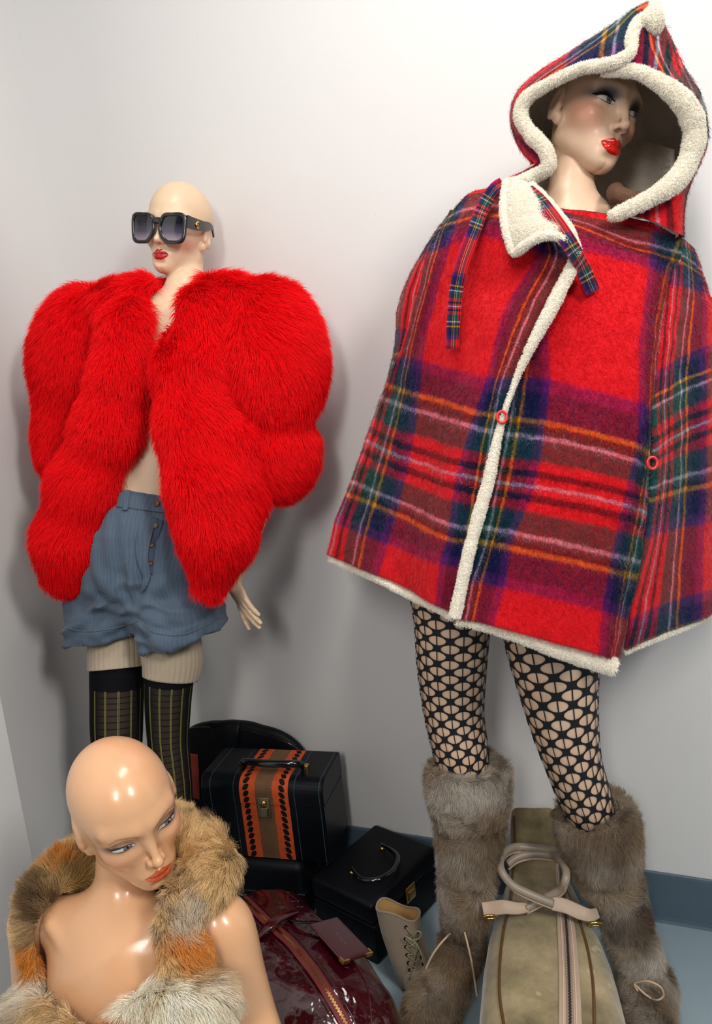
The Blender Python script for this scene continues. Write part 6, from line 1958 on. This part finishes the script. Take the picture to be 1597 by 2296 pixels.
if len(pth) > 5:
    v, f, uv = ribbon(pth, nn, 0.012, 0.002); tag(mk('side_stripe', v, f, simple('rust_red_panel', lin(128, 40, 26), 0.7, noise=(40, 0.3)), SBG), 'rust red stripe')
pth, nn = sg.line([(415, 1636), (460, 1630), (540, 1636), (600, 1650), (650, 1668), (680, 1690)], 50, 0.001)
if len(pth) > 8:
    v, f = tube(pth, 0.0022, 6); mk('piping', v, f, M_BLKG, SBG)

# --- suede lace-up boot
LB = empty('lace_up_boot', (0.955, -0.33, 0), 'taupe suede lace-up ankle boot standing beside the fur boot toe', 'boot')
M_TSU = simple('taupe_suede', lin(132, 116, 98), 0.92, noise=(60, 0.12), bump=(420, 0.3), sheen=0.3)
M_TAN = simple('tan_lining', lin(176, 138, 84), 0.8, noise=(60, 0.15))
mrow = [(893, 2040, -.33, 47), (900, 2080, -.33, 46), (912, 2120, -.33, 45), (926, 2160, -.33, 44), (938, 2195, -.33, 43)]
S = crom(np.array([(*P(a, b, Y), m_px(h, P(a, b, Y))) for a, b, Y, h in mrow]), 40)
path = S[:, :3]; T = nrm(np.gradient(path, axis=0)); A = nrm(RT - (T @ RT)[:, None] * T); B = np.cross(T, A)
th = np.linspace(0, 2 * np.pi, 72, endpoint=False)
wob = np.clip(1 - np.linspace(0, 1, 40) * 3, 0, 1)[:, None]
rim = (0.020 * np.cos(th - math.pi * 0.92) + 0.006 * np.cos(3 * th + 0.6))[None] * wob
ctr = path[:, None] - T[:, None] * rim[..., None]
ra = S[:, 3][:, None] * (1 + 0.06 * np.cos(2 * th + 1.0)[None] * wob)
outer = ctr + ra[..., None] * (np.cos(th)[None, :, None] * A[:, None] + 0.74 * np.sin(th)[None, :, None] * B[:, None])
inner = ctr + (ra - 0.0035)[..., None] * (np.cos(th)[None, :, None] * A[:, None] + 0.74 * np.sin(th)[None, :, None] * B[:, None])
f = grid_faces(40, 72, True)
o = outer.reshape(-1, 3); cN = np.cross(o[f[:, 1]] - o[f[:, 0]], o[f[:, 3]] - o[f[:, 0]])
if (cN * (o[f[:, 0]] - np.repeat(path, 72, 0)[f[:, 0]])).sum() < 0: f = f[:, ::-1]
mk('shaft', o, f, M_TSU, LB)
mk('lining', inner.reshape(-1, 3), f[:, ::-1], M_TAN, LB)
v, f_ = tube((outer[0] + inner[0]) / 2, 0.0024, 8, True); mk('top_edge', v, f_, M_TSU, LB)
ft = [(*S[-1, :3], 0.036), (0.975, -0.345, 0.034, 0.030), (1.000, -0.352, 0.026, 0.022)]
sdf = lambda Q: np.maximum(chain(Q, ft, 0.02), 0.008 - Q[:, 2])
V, F = sdf_mesh(sdf, (0.88, -0.42, -0.01), (1.05, -0.27, 0.09), 0.004); mk('foot', V, F, M_TSU, LB)
V, F = sdf_mesh(lambda Q: np.maximum(np.maximum(chain(Q, [(q[0], q[1], 0.012, q[3] + 0.003) for q in ft], 0.02), Q[:, 2] - 0.010), 0.0005 - Q[:, 2]), (0.88, -0.42, -0.01), (1.05, -0.27, 0.03), 0.004); mk('sole', V, F, simple('brown_sole', lin(70, 56, 44), 0.7), LB)
sl = Surf(o, f)
M_LACE = simple('olive_lace', lin(132, 126, 98), 0.8)
M_EYE2 = simple('dark_eyelet', lin(30, 26, 24), 0.4, 0.6)
ey = [((910, 2078), (936, 2088)), ((909, 2104), (934, 2108)), ((910, 2122), (938, 2128)), ((913, 2140), (942, 2146)), ((916, 2158), (946, 2162)), ((919, 2174), (950, 2176))]
pe_ = [[sl.hit(*q, 0.0012) for q in r] for r in ey]
for r in pe_:
    for p_, n_ in r:
        if p_ is not None: button(p_, n_, 0.0035, 'eyelet', M_EYE2, LB, 0.0012)
for i in range(len(pe_) - 1):
    for a, b in ((pe_[i][0], pe_[i + 1][1]), (pe_[i][1], pe_[i + 1][0])):
        if a[0] is not None and b[0] is not None:
            v, f_ = tube(crom(np.array([a[0], (a[0] + b[0]) / 2 + (a[1] + b[1]) * 0.003, b[0]]), 12), 0.0016, 6); mk('lace', v, f_, M_LACE, LB)
ok = [r for r in pe_ if r[0][0] is not None]
if ok:
    b0 = ok[min(1, len(ok) - 1)][0][0]
    for pts in ([(908, 2098), (922, 2108), (940, 2104), (944, 2092), (934, 2088), (928, 2104), (934, 2124), (926, 2160), (918, 2196)], [(910, 2100), (930, 2112), (942, 2132), (950, 2156), (956, 2176)]):
        q = crom(np.array([P(a, b, -.375) for a, b in pts]), 50); v, f_ = tube(q, 0.0016, 6); mk('lace', v, f_, M_LACE, LB)
